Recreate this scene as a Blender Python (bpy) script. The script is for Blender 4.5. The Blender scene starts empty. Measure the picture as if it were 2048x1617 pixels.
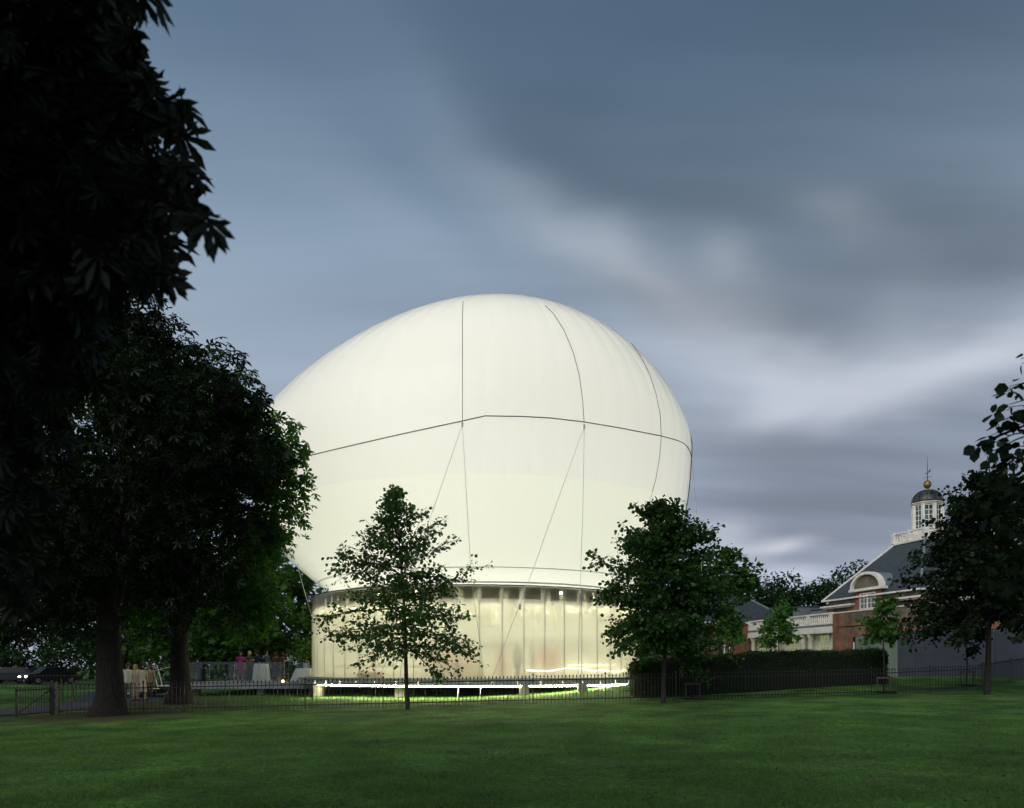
import bpy, bmesh, math, random
import numpy as np
from math import sin, cos, pi, radians, sqrt, atan2, atan
from mathutils import Vector, Matrix

# ------------------------------------------------------------------ camera, world, light
F, HZ, EYE = 1553.0, 1335.0, 1.6          # focal length in photo pixels, horizon row, eye height
sc = bpy.context.scene
col = sc.collection
cam_d = bpy.data.cameras.new('camera')
cam_d.sensor_width = 36.0
cam_d.lens = 36.0 * F / 2048.0
cam_d.shift_y = (HZ - 808.5) / 2048.0
cam_d.clip_end = 3000
cam = bpy.data.objects.new('camera', cam_d); col.objects.link(cam)
cam.location = (0, 0, EYE); cam.rotation_euler = (radians(90), 0, 0)
sc.camera = cam
cam_d.dof.use_dof = True; cam_d.dof.focus_distance = 34.0; cam_d.dof.aperture_fstop = 1.5
vs = sc.view_settings
vs.view_transform = 'Standard'; vs.look = 'None'; vs.gamma = 1.0; vs.exposure = 0.0; vs.use_curve_mapping = False
sc.cycles.use_denoising = True
sc.cycles.max_bounces = 8; sc.cycles.diffuse_bounces = 4; sc.cycles.transparent_max_bounces = 16
sc.cycles.caustics_reflective = False; sc.cycles.caustics_refractive = False
sc.cycles.sample_clamp_indirect = 6.0

def lin(*c):
    return tuple(((v/255)/12.92 if v/255 <= .04045 else (((v/255)+.055)/1.055)**2.4) for v in c)

SUN_EL, SUN_ROT = radians(38.0), radians(214)
world = bpy.data.worlds.new('World'); sc.world = world; world.use_nodes = True
nt = world.node_tree; N, L = nt.nodes, nt.links
N.clear()
def wn(t, **k):
    n = N.new(t)
    for a, b in k.items(): setattr(n, a, b)
    return n
def wmath(op, a, b=None, c=None, clamp=False):
    n = wn('ShaderNodeMath', operation=op, use_clamp=clamp)
    for i, v in enumerate((a, b, c)):
        if v is None: continue
        if isinstance(v, (int, float)): n.inputs[i].default_value = v
        else: L.new(v, n.inputs[i])
    return n.outputs[0]
tc = wn('ShaderNodeTexCoord')
sep = wn('ShaderNodeSeparateXYZ'); L.new(tc.outputs['Generated'], sep.inputs[0])
X, Y, Z = sep.outputs
az0 = wmath('ARCTAN2', X, Y)
el0 = wmath('ARCSINE', Z)
# soft turbulence that bends the cloud edges
nz = wn('ShaderNodeTexNoise'); nz.inputs['Scale'].default_value = 5.0; nz.inputs['Detail'].default_value = 3.0; nz.inputs['Roughness'].default_value = .5
mp = wn('ShaderNodeMapping'); mp.inputs['Scale'].default_value = (.7, .7, 1.5); L.new(tc.outputs['Generated'], mp.inputs[0]); L.new(mp.outputs[0], nz.inputs[0])
sepn = wn('ShaderNodeSeparateColor'); L.new(nz.outputs['Color'], sepn.inputs[0])
az = wmath('MULTIPLY_ADD', wmath('SUBTRACT', sepn.outputs[0], .5), .16, az0)
el = wmath('MULTIPLY_ADD', wmath('SUBTRACT', sepn.outputs[1], .5), .11, el0)
ramp = wn('ShaderNodeValToRGB'); cr = ramp.color_ramp; cr.interpolation = 'B_SPLINE'
stops = [(0.0, (172, 178, 198)), (.12, (172, 181, 201)), (.26, (168, 180, 199)), (.40, (157, 173, 192)), (.52, (132, 153, 174)), (.64, (101, 126, 151)), (.78, (85, 109, 136)), (1.0, (82, 105, 133))]
while len(cr.elements) < len(stops): cr.elements.new(.5)
for e, (p, c) in zip(cr.elements, stops): e.position = p; e.color = (*lin(*c), 1)
L.new(wmath('DIVIDE', el0, 1.0, clamp=True), ramp.inputs[0])      # 1 radian of elevation
blobs = [  # drifting cloud banks: photo column, row, half-lengths in degrees, tilt, lightness change
 (1800, 170, 30, 15, -6, -.42), (1450, 390, 12, 4.5, -16, -.20), (1570, 640, 6, 2.2, -16, -.36), (1960, 560, 8, 3.4, -6, -.38), (1480, 860, 8, 2.0, -8, -.30),
 (1690, 915, 11, 3.0, -3, -.40), (1860, 1010, 9, 3.2, 4, -.30), (1320, 600, 5, 1.8, -20, -.36), (1010, 230, 11, 3, -22, -.13), (1500, 1010, 7, 2.2, 0, -.30), (1600, 1080, 12, 2.5, 0, -.22), (1180, 330, 9, 3, -20, -.15),
 (1235, 515, 6, 1.5, -27, .27), (1060, 430, 10, 2.0, -27, .13), (760, 420, 9, 1.5, -27, .05), (1460, 530, 3, 1.3, -25, .20), (1690, 450, 4, 1.2, -20, .14), (1400, 680, 6.5, 3.2, -18, .31),
 (1790, 765, 10, 1.7, 4, .46), (1560, 740, 5, 2.0, -8, .36), (1960, 720, 5, 2.2, 8, .22), (1800, 630, 3.5, 2, 30, .10), (1430, 1085, 2.8, 1.3, -14, .34), (1500, 1112, 2.2, .8, -10, .24),
 (1575, 1098, 1.7, .55, 8, .55), (1600, 1160, 2.2, .6, 0, .30), (700, 60, 10, 3, -20, .04), (560, 330, 8, 1.6, -25, .035)]
neg = pos_ = None
for px, py, ra, rb, ang, amt in blobs:
    a0 = atan((px-1024)/F); e0 = atan((HZ-py)/F*cos(a0)); t = radians(ang)
    dx = wmath('SUBTRACT', az, a0); dy = wmath('SUBTRACT', el, e0)
    u = wmath('MULTIPLY_ADD', dx, cos(t)/radians(ra), wmath('MULTIPLY', dy, sin(t)/radians(ra)))
    v = wmath('MULTIPLY_ADD', dx, -sin(t)/radians(rb), wmath('MULTIPLY', dy, cos(t)/radians(rb)))
    r2 = wmath('MULTIPLY_ADD', u, u, wmath('MULTIPLY', v, v))
    g = wmath('MULTIPLY', wmath('EXPONENT', wmath('MULTIPLY', r2, -1.0)), amt)
    if amt > 0: pos_ = g if pos_ is None else wmath('ADD', pos_, g)
    else: neg = g if neg is None else wmath('ADD', neg, g)
# wind-drawn streaks on a flat cloud deck, the same all round the sky
den = wmath('ADD', wmath('MAXIMUM', Z, .02), .18)
cmb = wn('ShaderNodeCombineXYZ'); L.new(wmath('DIVIDE', X, den), cmb.inputs[0]); L.new(wmath('DIVIDE', Y, den), cmb.inputs[1])
mp2 = wn('ShaderNodeMapping'); mp2.inputs['Rotation'].default_value = (0, 0, radians(-50)); mp2.inputs['Scale'].default_value = (.42, 2.3, 1); L.new(cmb.outputs[0], mp2.inputs[0])
ns = wn('ShaderNodeTexNoise'); ns.inputs['Scale'].default_value = 1.6; ns.inputs['Detail'].default_value = 4.0; ns.inputs['Roughness'].default_value = .5; L.new(mp2.outputs[0], ns.inputs[0])
right = wmath('MULTIPLY_ADD', wmath('SINE', az0), .55, .62, clamp=True)
streak = wmath('MULTIPLY', wmath('MULTIPLY', wmath('SUBTRACT', ns.outputs[0], .5), 1.15), right)
gain = wmath('EXPONENT', wmath('MULTIPLY', wmath('ADD', neg, streak), .95))
vm = wn('ShaderNodeVectorMath', operation='SCALE'); L.new(ramp.outputs[0], vm.inputs[0]); L.new(gain, vm.inputs['Scale'])
sky = wn('ShaderNodeTexSky', sky_type='NISHITA'); sky.sun_disc = False; sky.sun_elevation = SUN_EL; sky.sun_rotation = SUN_ROT
vs2 = wn('ShaderNodeVectorMath', operation='SCALE'); L.new(sky.outputs[0], vs2.inputs[0]); vs2.inputs['Scale'].default_value = .003
va = wn('ShaderNodeVectorMath', operation='ADD'); L.new(vm.outputs[0], va.inputs[0]); L.new(vs2.outputs[0], va.inputs[1])
vc = wn('ShaderNodeVectorMath', operation='SCALE'); vc.inputs[0].default_value = (.47, .455, .45); L.new(pos_, vc.inputs['Scale'])
vb = wn('ShaderNodeVectorMath', operation='ADD'); L.new(va.outputs[0], vb.inputs[0]); L.new(vc.outputs[0], vb.inputs[1])
bg = wn('ShaderNodeBackground'); L.new(vb.outputs[0], bg.inputs[0]); bg.inputs[1].default_value = .97
wo = wn('ShaderNodeOutputWorld'); L.new(bg.outputs[0], wo.inputs[0])

sun_d = bpy.data.lights.new('sun', 'SUN'); sun_d.energy = 1.5; sun_d.angle = radians(50); sun_d.color = (1, .95, .87)
sun = bpy.data.objects.new('sun', sun_d); col.objects.link(sun)
sd = Vector((sin(SUN_ROT)*cos(SUN_EL), cos(SUN_ROT)*cos(SUN_EL), sin(SUN_EL)))
sun.rotation_euler = (-sd).to_track_quat('-Z', 'Y').to_euler()
sun.location = (0, 0, 60)

rng = np.random.default_rng(7)
random.seed(7)

# ------------------------------------------------------------------ helpers
def P(px, py, d):
    return Vector(((px-1024)/F*d, d, EYE + (HZ-py)/F*d))
def xat(px, d): return (px-1024)/F*d
def sm(a, b, v):
    t = min(1, max(0, (v-a)/(b-a))); return t*t*(3-2*t)
def gz(x, y):
    xc = max(-24, min(24, x)); yc = max(-5, min(55, y))
    z = .0157*xc + .011*yc - .1
    z += .09*max(0, min(5.2, y-31.5)) * sm(-3, 9, x)
    return z

MATS = {}
def mat(name, color, rough=.7, noise=0., nscale=8., bump=0., bscale=40., metallic=0., spec=.3, color2=None, detail=4., coords='Object', stretch=None):
    if name in MATS: return MATS[name]
    m = bpy.data.materials.new(name); m.use_nodes = True; MATS[name] = m
    t = m.node_tree; b = t.nodes['Principled BSDF']
    b.inputs['Roughness'].default_value = rough; b.inputs['Metallic'].default_value = metallic
    b.inputs['Specular IOR Level'].default_value = spec
    b.inputs['Base Color'].default_value = (*color, 1)
    c = t.nodes.new('ShaderNodeTexCoord'); src = c.outputs[coords]
    if stretch:
        mpn = t.nodes.new('ShaderNodeMapping'); mpn.inputs['Scale'].default_value = stretch; t.links.new(src, mpn.inputs[0]); src = mpn.outputs[0]
    if noise or color2:
        n = t.nodes.new('ShaderNodeTexNoise'); n.inputs['Scale'].default_value = nscale; n.inputs['Detail'].default_value = detail
        t.links.new(src, n.inputs[0])
        r = t.nodes.new('ShaderNodeValToRGB')
        c2 = color2 or tuple(v*(1-noise) for v in color); c1 = color if color2 else tuple(min(1, v*(1+noise)) for v in color)
        r.color_ramp.elements[0].position = .32; r.color_ramp.elements[1].position = .68
        r.color_ramp.elements[0].color = (*c2, 1); r.color_ramp.elements[1].color = (*c1, 1)
        t.links.new(n.outputs[0], r.inputs[0]); t.links.new(r.outputs[0], b.inputs['Base Color'])
    if bump:
        n2 = t.nodes.new('ShaderNodeTexNoise'); n2.inputs['Scale'].default_value = bscale; n2.inputs['Detail'].default_value = 3
        t.links.new(src, n2.inputs[0])
        bp = t.nodes.new('ShaderNodeBump'); bp.inputs['Strength'].default_value = bump; bp.inputs['Distance'].default_value = .02
        t.links.new(n2.outputs[0], bp.inputs['Height']); t.links.new(bp.outputs[0], b.inputs['Normal'])
    return m

def leafmat(name, c1, c2, trans=.35, tcol=None, gloss=.02):
    m = bpy.data.materials.new(name); m.use_nodes = True; t = m.node_tree; t.nodes.clear()
    g = t.nodes.new('ShaderNodeNewGeometry')
    r = t.nodes.new('ShaderNodeValToRGB'); r.color_ramp.elements[0].color = (*c1, 1); r.color_ramp.elements[1].color = (*c2, 1)
    t.links.new(g.outputs['Random Per Island'], r.inputs[0])
    d = t.nodes.new('ShaderNodeBsdfDiffuse'); t.links.new(r.outputs[0], d.inputs[0])
    tr = t.nodes.new('ShaderNodeBsdfTranslucent')
    mx = t.nodes.new('ShaderNodeMix'); mx.data_type = 'RGBA'; mx.blend_type = 'MULTIPLY'; mx.inputs[0].default_value = 1
    t.links.new(r.outputs[0], mx.inputs[6]); mx.inputs[7].default_value = (*(tcol or (1.3, 1.5, .6)), 1); t.links.new(mx.outputs[2], tr.inputs[0])
    ms = t.nodes.new('ShaderNodeMixShader'); ms.inputs[0].default_value = trans; t.links.new(d.outputs[0], ms.inputs[1]); t.links.new(tr.outputs[0], ms.inputs[2])
    gl = t.nodes.new('ShaderNodeBsdfGlossy'); gl.inputs['Roughness'].default_value = .45; gl.inputs[0].default_value = (.8, .9, .8, 1)
    m2 = t.nodes.new('ShaderNodeMixShader'); m2.inputs[0].default_value = gloss; t.links.new(ms.outputs[0], m2.inputs[1]); t.links.new(gl.outputs[0], m2.inputs[2])
    o = t.nodes.new('ShaderNodeOutputMaterial'); t.links.new(m2.outputs[0], o.inputs[0])
    return m

def emat(name, color, strength):
    if name in MATS: return MATS[name]
    m = bpy.data.materials.new(name); m.use_nodes = True; MATS[name] = m
    b = m.node_tree.nodes['Principled BSDF']; b.inputs['Base Color'].default_value = (.8, .8, .75, 1)
    b.inputs['Emission Color'].default_value = (*color, 1); b.inputs['Emission Strength'].default_value = strength
    return m

def clearmat(name, tcol, scol, ftrans, fgloss, rough=.12):
    """thin clear or milky sheet: straight-through light, scattered light and a sheen"""
    m = bpy.data.materials.new(name); m.use_nodes = True; t = m.node_tree; t.nodes.clear(); MATS[name] = m
    a = t.nodes.new('ShaderNodeBsdfTransparent'); a.inputs[0].default_value = (*tcol, 1)
    s = t.nodes.new('ShaderNodeBsdfTranslucent'); s.inputs[0].default_value = (*scol, 1)
    m1 = t.nodes.new('ShaderNodeMixShader'); m1.inputs[0].default_value = 1-ftrans; t.links.new(a.outputs[0], m1.inputs[1]); t.links.new(s.outputs[0], m1.inputs[2])
    g = t.nodes.new('ShaderNodeBsdfGlossy'); g.inputs['Roughness'].default_value = rough
    fr = t.nodes.new('ShaderNodeFresnel'); fr.inputs[0].default_value = 1.45
    mu = t.nodes.new('ShaderNodeMath'); mu.operation = 'MULTIPLY'; mu.inputs[1].default_value = fgloss; t.links.new(fr.outputs[0], mu.inputs[0])
    m2 = t.nodes.new('ShaderNodeMixShader'); t.links.new(mu.outputs[0], m2.inputs[0]); t.links.new(m1.outputs[0], m2.inputs[1]); t.links.new(g.outputs[0], m2.inputs[2])
    o = t.nodes.new('ShaderNodeOutputMaterial'); t.links.new(m2.outputs[0], o.inputs[0])
    return m

class MB:
    def __init__(s): s.v = []; s.f = []
    def add(s, vs, fs):
        o = len(s.v); s.v += [tuple(p) for p in vs]; s.f += [tuple(i+o for i in f) for f in fs]; return s
    def hexa(s, p):   # 8 points: bottom loop 4, top loop 4
        return s.add(p, [(3, 2, 1, 0), (4, 5, 6, 7), (0, 1, 5, 4), (1, 2, 6, 5), (2, 3, 7, 6), (3, 0, 4, 7)])
    def box(s, x0, x1, y0, y1, z0, z1, T=None):
        p = [(x0, y0, z0), (x1, y0, z0), (x1, y1, z0), (x0, y1, z0), (x0, y0, z1), (x1, y0, z1), (x1, y1, z1), (x0, y1, z1)]
        if T: p = [T(*q) for q in p]
        return s.hexa(p)
    def bar(s, a, b, w, h=None, up=(0, 0, 1)):
        a = Vector(a); b = Vector(b); d = (b-a).normalized(); u = Vector(up)
        if abs(d.dot(u)) > .95: u = Vector((1, 0, 0))
        sx = d.cross(u).normalized()*w/2; sy = sx.cross(d).normalized()*(h or w)/2
        return s.hexa([a-sx-sy, a+sx-sy, a+sx+sy, a-sx+sy, b-sx-sy, b+sx-sy, b+sx+sy, b-sx+sy])
    def tube(s, pts, rad, n=8, cap=True):
        pts = [Vector(p) for p in pts]; k = len(pts)
        if isinstance(rad, (int, float)): rad = [rad]*k
        o = len(s.v); up = None
        for i, p in enumerate(pts):
            d = (pts[min(i+1, k-1)]-pts[max(i-1, 0)])
            d = d.normalized() if d.length > 1e-9 else Vector((0, 0, 1))
            if up is None: up = Vector((1, 0, 0)) if abs(d.z) > .7 else Vector((0, 0, 1))
            a = d.cross(up).normalized(); b = a.cross(d).normalized(); up = b
            for j in range(n):
                q = p + (a*cos(2*pi*j/n)+b*sin(2*pi*j/n))*rad[i]; s.v.append(tuple(q))
        for i in range(k-1):
            for j in range(n):
                j2 = (j+1) % n; s.f.append((o+i*n+j, o+i*n+j2, o+(i+1)*n+j2, o+(i+1)*n+j))
        if cap:
            s.f.append(tuple(o+j for j in reversed(range(n)))); s.f.append(tuple(o+(k-1)*n+j for j in range(n)))
        return s
    def lathe(s, prof, c, n=16, T=None, sx=1., sy=1., cap=True):
        o = len(s.v); k = len(prof)
        for r, z in prof:
            for j in range(n):
                p = (c[0]+sx*r*cos(2*pi*j/n), c[1]+sy*r*sin(2*pi*j/n), c[2]+z); s.v.append(tuple(T(*p)) if T else p)
        for i in range(k-1):
            for j in range(n):
                j2 = (j+1) % n; s.f.append((o+i*n+j, o+i*n+j2, o+(i+1)*n+j2, o+(i+1)*n+j))
        if cap: s.f.append(tuple(o+j for j in reversed(range(n)))); s.f.append(tuple(o+(k-1)*n+j for j in range(n)))
        return s
    def prism(s, pts, off, T=None):     # polygon swept along off
        n = len(pts); off = Vector(off); a = [Vector(p) for p in pts]; b = [p+off for p in a]; q = a+b
        if T: q = [T(*p) for p in q]
        return s.add(q, [tuple(reversed(range(n))), tuple(range(n, 2*n))]+[(i, (i+1) % n, n+(i+1) % n, n+i) for i in range(n)])
    def build(s, name, m, parent=None, smooth=False, origin=None):
        me = bpy.data.meshes.new(name)
        o = bpy.data.objects.new(name, me); col.objects.link(o)
        if parent is not None:
            off = wloc(parent); o.parent = parent
        else:
            a = np.array(s.v); off = Vector(origin) if origin else Vector(((a[:, 0].min()+a[:, 0].max())/2, (a[:, 1].min()+a[:, 1].max())/2, a[:, 2].min()))
            o.location = off
        me.from_pydata([(x-off[0], y-off[1], z-off[2]) for x, y, z in s.v], [], s.f)
        bm = bmesh.new(); bm.from_mesh(me); bmesh.ops.recalc_face_normals(bm, faces=bm.faces); bm.to_mesh(me); bm.free()
        if m: me.materials.append(m)
        if smooth: me.shade_smooth()
        return o
def wloc(o):
    v = Vector((0, 0, 0))
    while o is not None: v = v+Vector(o.location); o = o.parent
    return v
def tag(o, label=None, cat=None, group=None, kind=None):
    if label: o['label'] = label
    if cat: o['category'] = cat
    if group: o['group'] = group
    if kind: o['kind'] = kind
    return o
def thing(name, loc, label, cat, group=None):
    o = bpy.data.objects.new(name, None); col.objects.link(o); o.location = loc; o.empty_display_size = .3
    return tag(o, label, cat, group)
def share(src, name, parent, loc=(0, 0, 0), rz=0., scale=None):
    o = src.copy(); o.name = name; col.objects.link(o); o.parent = parent; o.location = loc; o.rotation_euler = (0, 0, rz)
    if scale: o.scale = scale
    return o
def npmesh(name, V, Fc, m, parent=None, smooth=False, off=(0, 0, 0), location=None):
    """V (n,3), Fc (m,k) same-size faces"""
    me = bpy.data.meshes.new(name); V = np.asarray(V, dtype=np.float32)-np.asarray(off, dtype=np.float32); Fc = np.asarray(Fc, dtype=np.int32)
    k = Fc.shape[1]
    me.vertices.add(len(V)); me.vertices.foreach_set('co', V.ravel())
    me.loops.add(Fc.size); me.loops.foreach_set('vertex_index', Fc.ravel())
    me.polygons.add(len(Fc)); me.polygons.foreach_set('loop_start', np.arange(0, Fc.size, k, dtype=np.int32))
    me.update(calc_edges=True); me.validate()
    if m: me.materials.append(m)
    if smooth: me.shade_smooth()
    o = bpy.data.objects.new(name, me); col.objects.link(o)
    if parent is not None: o.parent = parent
    if location is not None: o.location = location
    return o

# ------------------------------------------------------------------ leaf templates
def t_round():
    v = np.array([[0, 0, 0], [.38, .32, .05], [.40, .68, .03], [0, 1.0, -.06], [-.40, .68, .03], [-.38, .32, .05]], float)
    f = np.array([[0, 1, 2], [0, 2, 3], [0, 3, 4], [0, 4, 5]]); return v, f
def t_palm(n=7, droop=.35, fat=.17):
    v = [[0, 0, 0]]; f = []
    for i in range(n):
        a = radians(-115+230*i/(n-1)); Ln = 1.0-.38*abs(2*i/(n-1)-1)**1.5; w = fat*Ln+.03
        d = np.array([sin(a), cos(a), 0]); s = np.array([cos(a), -sin(a), 0]); b = len(v); up = np.array([0, 0, 1.])
        v += [(d*Ln*.35+s*w*.55-up*droop*.10*Ln).tolist(), (d*Ln*.72+s*w-up*droop*.45*Ln).tolist(), (d*Ln-up*droop*Ln).tolist(), (d*Ln*.72-s*w-up*droop*.45*Ln).tolist(), (d*Ln*.35-s*w*.55-up*droop*.10*Ln).tolist()]
        f += [[0, b, b+1], [0, b+1, b+2], [0, b+2, b+3], [0, b+3, b+4]]
    return np.array(v, float), np.array(f)
def t_maple():
    v = [[0, 0, 0]]; f = []
    pts = [(.12, .0), (.5, .12), (.28, .34), (.55, .62), (.22, .6), (0, 1.05), (-.22, .6), (-.55, .62), (-.28, .34), (-.5, .12), (-.12, .0)]
    for x, y in pts: v.append([x, y, -.12*abs(x)])
    for i in range(1, len(pts)): f.append([0, i, i+1])
    return np.array(v, float), np.array(f)
def t_leafy():   # pointed oval, two triangles folded on the midrib
    return np.array([[0, 0, 0], [.28, .45, .06], [0, 1, -.05], [-.28, .45, .06]], float), np.array([[0, 1, 2], [0, 2, 3]])
def leaves(pos, axis, normal, size, templ):
    """pos, axis (stem direction), normal: (n,3); size (n,) -> V, F"""
    v, f = templ; n = len(pos)
    y = axis/np.linalg.norm(axis, axis=1, keepdims=True)
    x = np.cross(y, normal); x /= np.linalg.norm(x, axis=1, keepdims=True)+1e-9
    z = np.cross(x, y)
    V = pos[:, None, :]+size[:, None, None]*(v[None, :, 0:1]*x[:, None]+v[None, :, 1:2]*y[:, None]+v[None, :, 2:3]*z[:, None])
    Fc = f[None]+(np.arange(n)*len(v))[:, None, None]
    return V.reshape(-1, 3), Fc.reshape(-1, 3)
def rdir(n, up=0.):
    a = rng.normal(size=(n, 3)); a[:, 2] += up
    return a/np.linalg.norm(a, axis=1, keepdims=True)

BALC = np.array([-1.95, 43.7])
def crown_tree(name, base, label, cat_group, crown, clumps, per, lsize, templ, lm, barkm, trunk_r, fork, limbs=7, clump_r=(.9, 1.5), shell=.55, keep=None, droop=-.35, extra=None, seed=1):
    """broad tree: trunk, limbs, crown of leaf clumps. crown = (centre, radii)"""
    r = np.random.default_rng(seed)
    root = thing(name, base, label, 'tree', cat_group); B = Vector(base)
    C, Rd = np.array(crown[0], float), np.array(crown[1], float)
    u = r.normal(size=(clumps*3, 3)); u /= np.linalg.norm(u, axis=1, keepdims=True)
    rad = (shell+(1-shell)*r.random(len(u)))**.8
    rad *= 1+.10*np.sin(u[:, 0]*5+seed)+.08*np.sin(u[:, 2]*7+seed*2)
    cp = C+u*rad[:, None]*Rd
    cp = cp[u[:, 2] > -.82][:clumps]
    if extra is not None: cp = np.vstack([cp, np.array(extra)])
    if keep is not None: cp = cp[keep(cp)]
    mb = MB(); top = B+Vector((0, 0, fork))
    mid = [B+Vector((0, 0, -.15)), B+Vector((0, 0, .15)), B+Vector((.05, .02, .6)), B+Vector((.03, 0, fork*.55)), top]
    mb.tube(mid, [trunk_r*1.9, trunk_r*1.45, trunk_r*1.1, trunk_r*.95, trunk_r*.85], 14)
    lead = []
    for i in range(limbs):
        a = 2*pi*i/limbs+r.random()*.6
        e = Vector((C[0]+Rd[0]*.6*cos(a), C[1]+Rd[1]*.6*sin(a), C[2]+Rd[2]*(r.random()*.9-.35)))
        m1 = top.lerp(e, .4)+Vector((0, 0, .6+.5*r.random()))
        mb.tube([top-Vector((0, 0, .25)), top.lerp(m1, .5), m1, e], [trunk_r*.55, trunk_r*.42, trunk_r*.3, trunk_r*.1], 7); lead.append((m1, e))
    for c in cp[::2]:
        c = Vector(c); j = min(range(len(lead)), key=lambda q: (lead[q][1]-c).length); s0 = lead[j][0].lerp(lead[j][1], .3+.6*r.random())
        mb.tube([s0, s0.lerp(c, .5)+Vector((0, 0, .2)), c], [trunk_r*.12, trunk_r*.08, .015], 5)
    mb.build('trunk', barkm, root, smooth=True)
    n = len(cp)*per
    ci = np.repeat(np.arange(len(cp)), per)
    cr_ = clump_r[0]+(clump_r[1]-clump_r[0])*r.random(len(cp))
    d = r.normal(size=(n, 3)); d /= np.linalg.norm(d, axis=1, keepdims=True)
    q = (.45+.55*r.random(n))**.7
    pos = cp[ci]+d*(q*cr_[ci])[:, None]*np.array([1, 1, .62])
    if keep is not None:
        k = keep(pos); pos = pos[k]; d = d[k]; n = len(pos)
    ax = d*np.array([1, 1, .5])+r.normal(size=(n, 3))*.45; ax[:, 2] += droop
    nm = r.normal(size=(n, 3))*.45+d*.4; nm[:, 2] += .9
    V, Fc = leaves(pos, ax, nm, lsize*(.7+.6*r.random(n)), templ)
    npmesh('crown', V, Fc, lm, root, off=base)
    return root

def lime_tree(name, base, label, height, h0, width, lm, barkm, nbr, per, lsize, lean=(0, 0), seed=1, trunk_r=.085, bias=None, keep=None, group=None):
    """young conical lime: straight leader, tiers of thin branches carrying leaves to the tips"""
    r = np.random.default_rng(seed)
    root = thing(name, base, label, 'tree', group); B = Vector(base)
    mb = MB(); k = 14
    def axis(t): return B+Vector((lean[0]*t+.05*sin(t*6+seed), lean[1]*t+.05*cos(t*5), height*t))
    mb.tube([B-Vector((0, 0, .1))]+[axis(t/(k-1)) for t in range(k)], [trunk_r*1.5]+[trunk_r*(1-.93*t/(k-1)) for t in range(k)], 10)
    pos = []; axs = []
    for i in range(nbr):
        f = (i+r.random()*.8)/nbr; t = h0+(1-h0)*f**.95
        a = i*2.39996+r.normal()*.35
        w = width(f)*(.50+.68*r.random()**.8); 
        if bias: w *= bias(a, f)
        o = axis(min(t, .995)); pitch = -.14+1.15*f**1.1+r.normal()*.22
        dv = Vector((cos(a), sin(a), pitch)).normalized()
        pts = [o+dv*w*s+Vector((0, 0, -.16*w*s*s+.05*w*sin(3*s+i))) for s in (0, .25, .5, .75, 1.)]
        mb.tube(pts, [max(.006, trunk_r*.38*(1-.5*f)*(1-.85*s)) for s in (0, .25, .5, .75, 1.)], 5)
        subs = [(pts, w)]
        for _ in range(int(3+w*3.6)):
            s = .2+.7*r.random(); j = min(3, int(s*4)); q = pts[j].lerp(pts[j+1], s*4-j)
            sd_ = Vector((cos(a+r.normal()*.9), sin(a+r.normal()*.9), pitch*.7+.05+r.normal()*.55)).normalized(); ln = w*(.22+.35*r.random())*(1.1-s*.6)
            sp = [q+sd_*ln*z+Vector((0, 0, -.12*ln*z*z)) for z in (0, .33, .66, 1.)]
            mb.tube(sp, [.010, .007, .005, .003], 4, cap=False); subs.append((sp, ln))
        for sp, ln in subs:
            m = max(4, int(ln*per)); ss = (.12+.88*r.random(m)) if sp is pts else r.random(m)
            for s in ss:
                g = s*(len(sp)-1); j = min(len(sp)-2, int(g)); q = sp[j].lerp(sp[j+1], g-j)
                side = Vector((r.normal(), r.normal(), r.normal()*.5)).normalized()
                pos.append(q+side*.13*(.3+r.random())); axs.append((sp[j+1]-sp[j]).normalized()*.5+side*.8+Vector((0, 0, -.45)))
    mb.build('trunk', barkm, root, smooth=True)
    pos = np.array(pos); axs = np.array(axs); n = len(pos)
    if keep is not None:
        kk = keep(pos); pos, axs = pos[kk], axs[kk]; n = len(pos)
    nm = r.normal(size=(n, 3)); nm[:, 2] += .7
    V, Fc = leaves(pos, axs, nm, lsize*(.5+.8*r.random(n)), t_round())
    npmesh('crown', V, Fc, lm, root, off=base)
    return root

# ------------------------------------------------------------------ materials
grassm = mat('lawn_grass', (.135, .285, .056), .9, color2=(.060, .125, .030), nscale=.9, bump=.9, bscale=55, detail=8, spec=.1)
# add dry patches and mowing mottling to the lawn
t = grassm.node_tree; b = t.nodes['Principled BSDF']; lk = b.inputs['Base Color'].links[0].from_socket
tcg = t.nodes.new('ShaderNodeTexCoord')
n3 = t.nodes.new('ShaderNodeTexNoise'); n3.inputs['Scale'].default_value = 11; n3.inputs['Detail'].default_value = 6; t.links.new(tcg.outputs['Object'], n3.inputs[0])
r3 = t.nodes.new('ShaderNodeValToRGB'); r3.color_ramp.elements[0].position = .35; r3.color_ramp.elements[1].position = .7
r3.color_ramp.elements[0].color = (.42, .42, .38, 1); r3.color_ramp.elements[1].color = (1.35, 1.35, 1.2, 1); t.links.new(n3.outputs[0], r3.inputs[0])
mg = t.nodes.new('ShaderNodeMix'); mg.data_type = 'RGBA'; mg.blend_type = 'MULTIPLY'; mg.inputs[0].default_value = 1
t.links.new(lk, mg.inputs[6])
n6 = t.nodes.new('ShaderNodeTexNoise'); n6.inputs['Scale'].default_value = .28; n6.inputs['Detail'].default_value = 7; n6.inputs['Roughness'].default_value = .65; t.links.new(tcg.outputs['Object'], n6.inputs[0])
r6 = t.nodes.new('ShaderNodeValToRGB'); r6.color_ramp.elements[0].position = .38; r6.color_ramp.elements[1].position = .62; r6.color_ramp.elements[0].color = (.55, .58, .55, 1); r6.color_ramp.elements[1].color = (1.1, 1.1, 1.1, 1); t.links.new(n6.outputs[0], r6.inputs[0])
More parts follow.
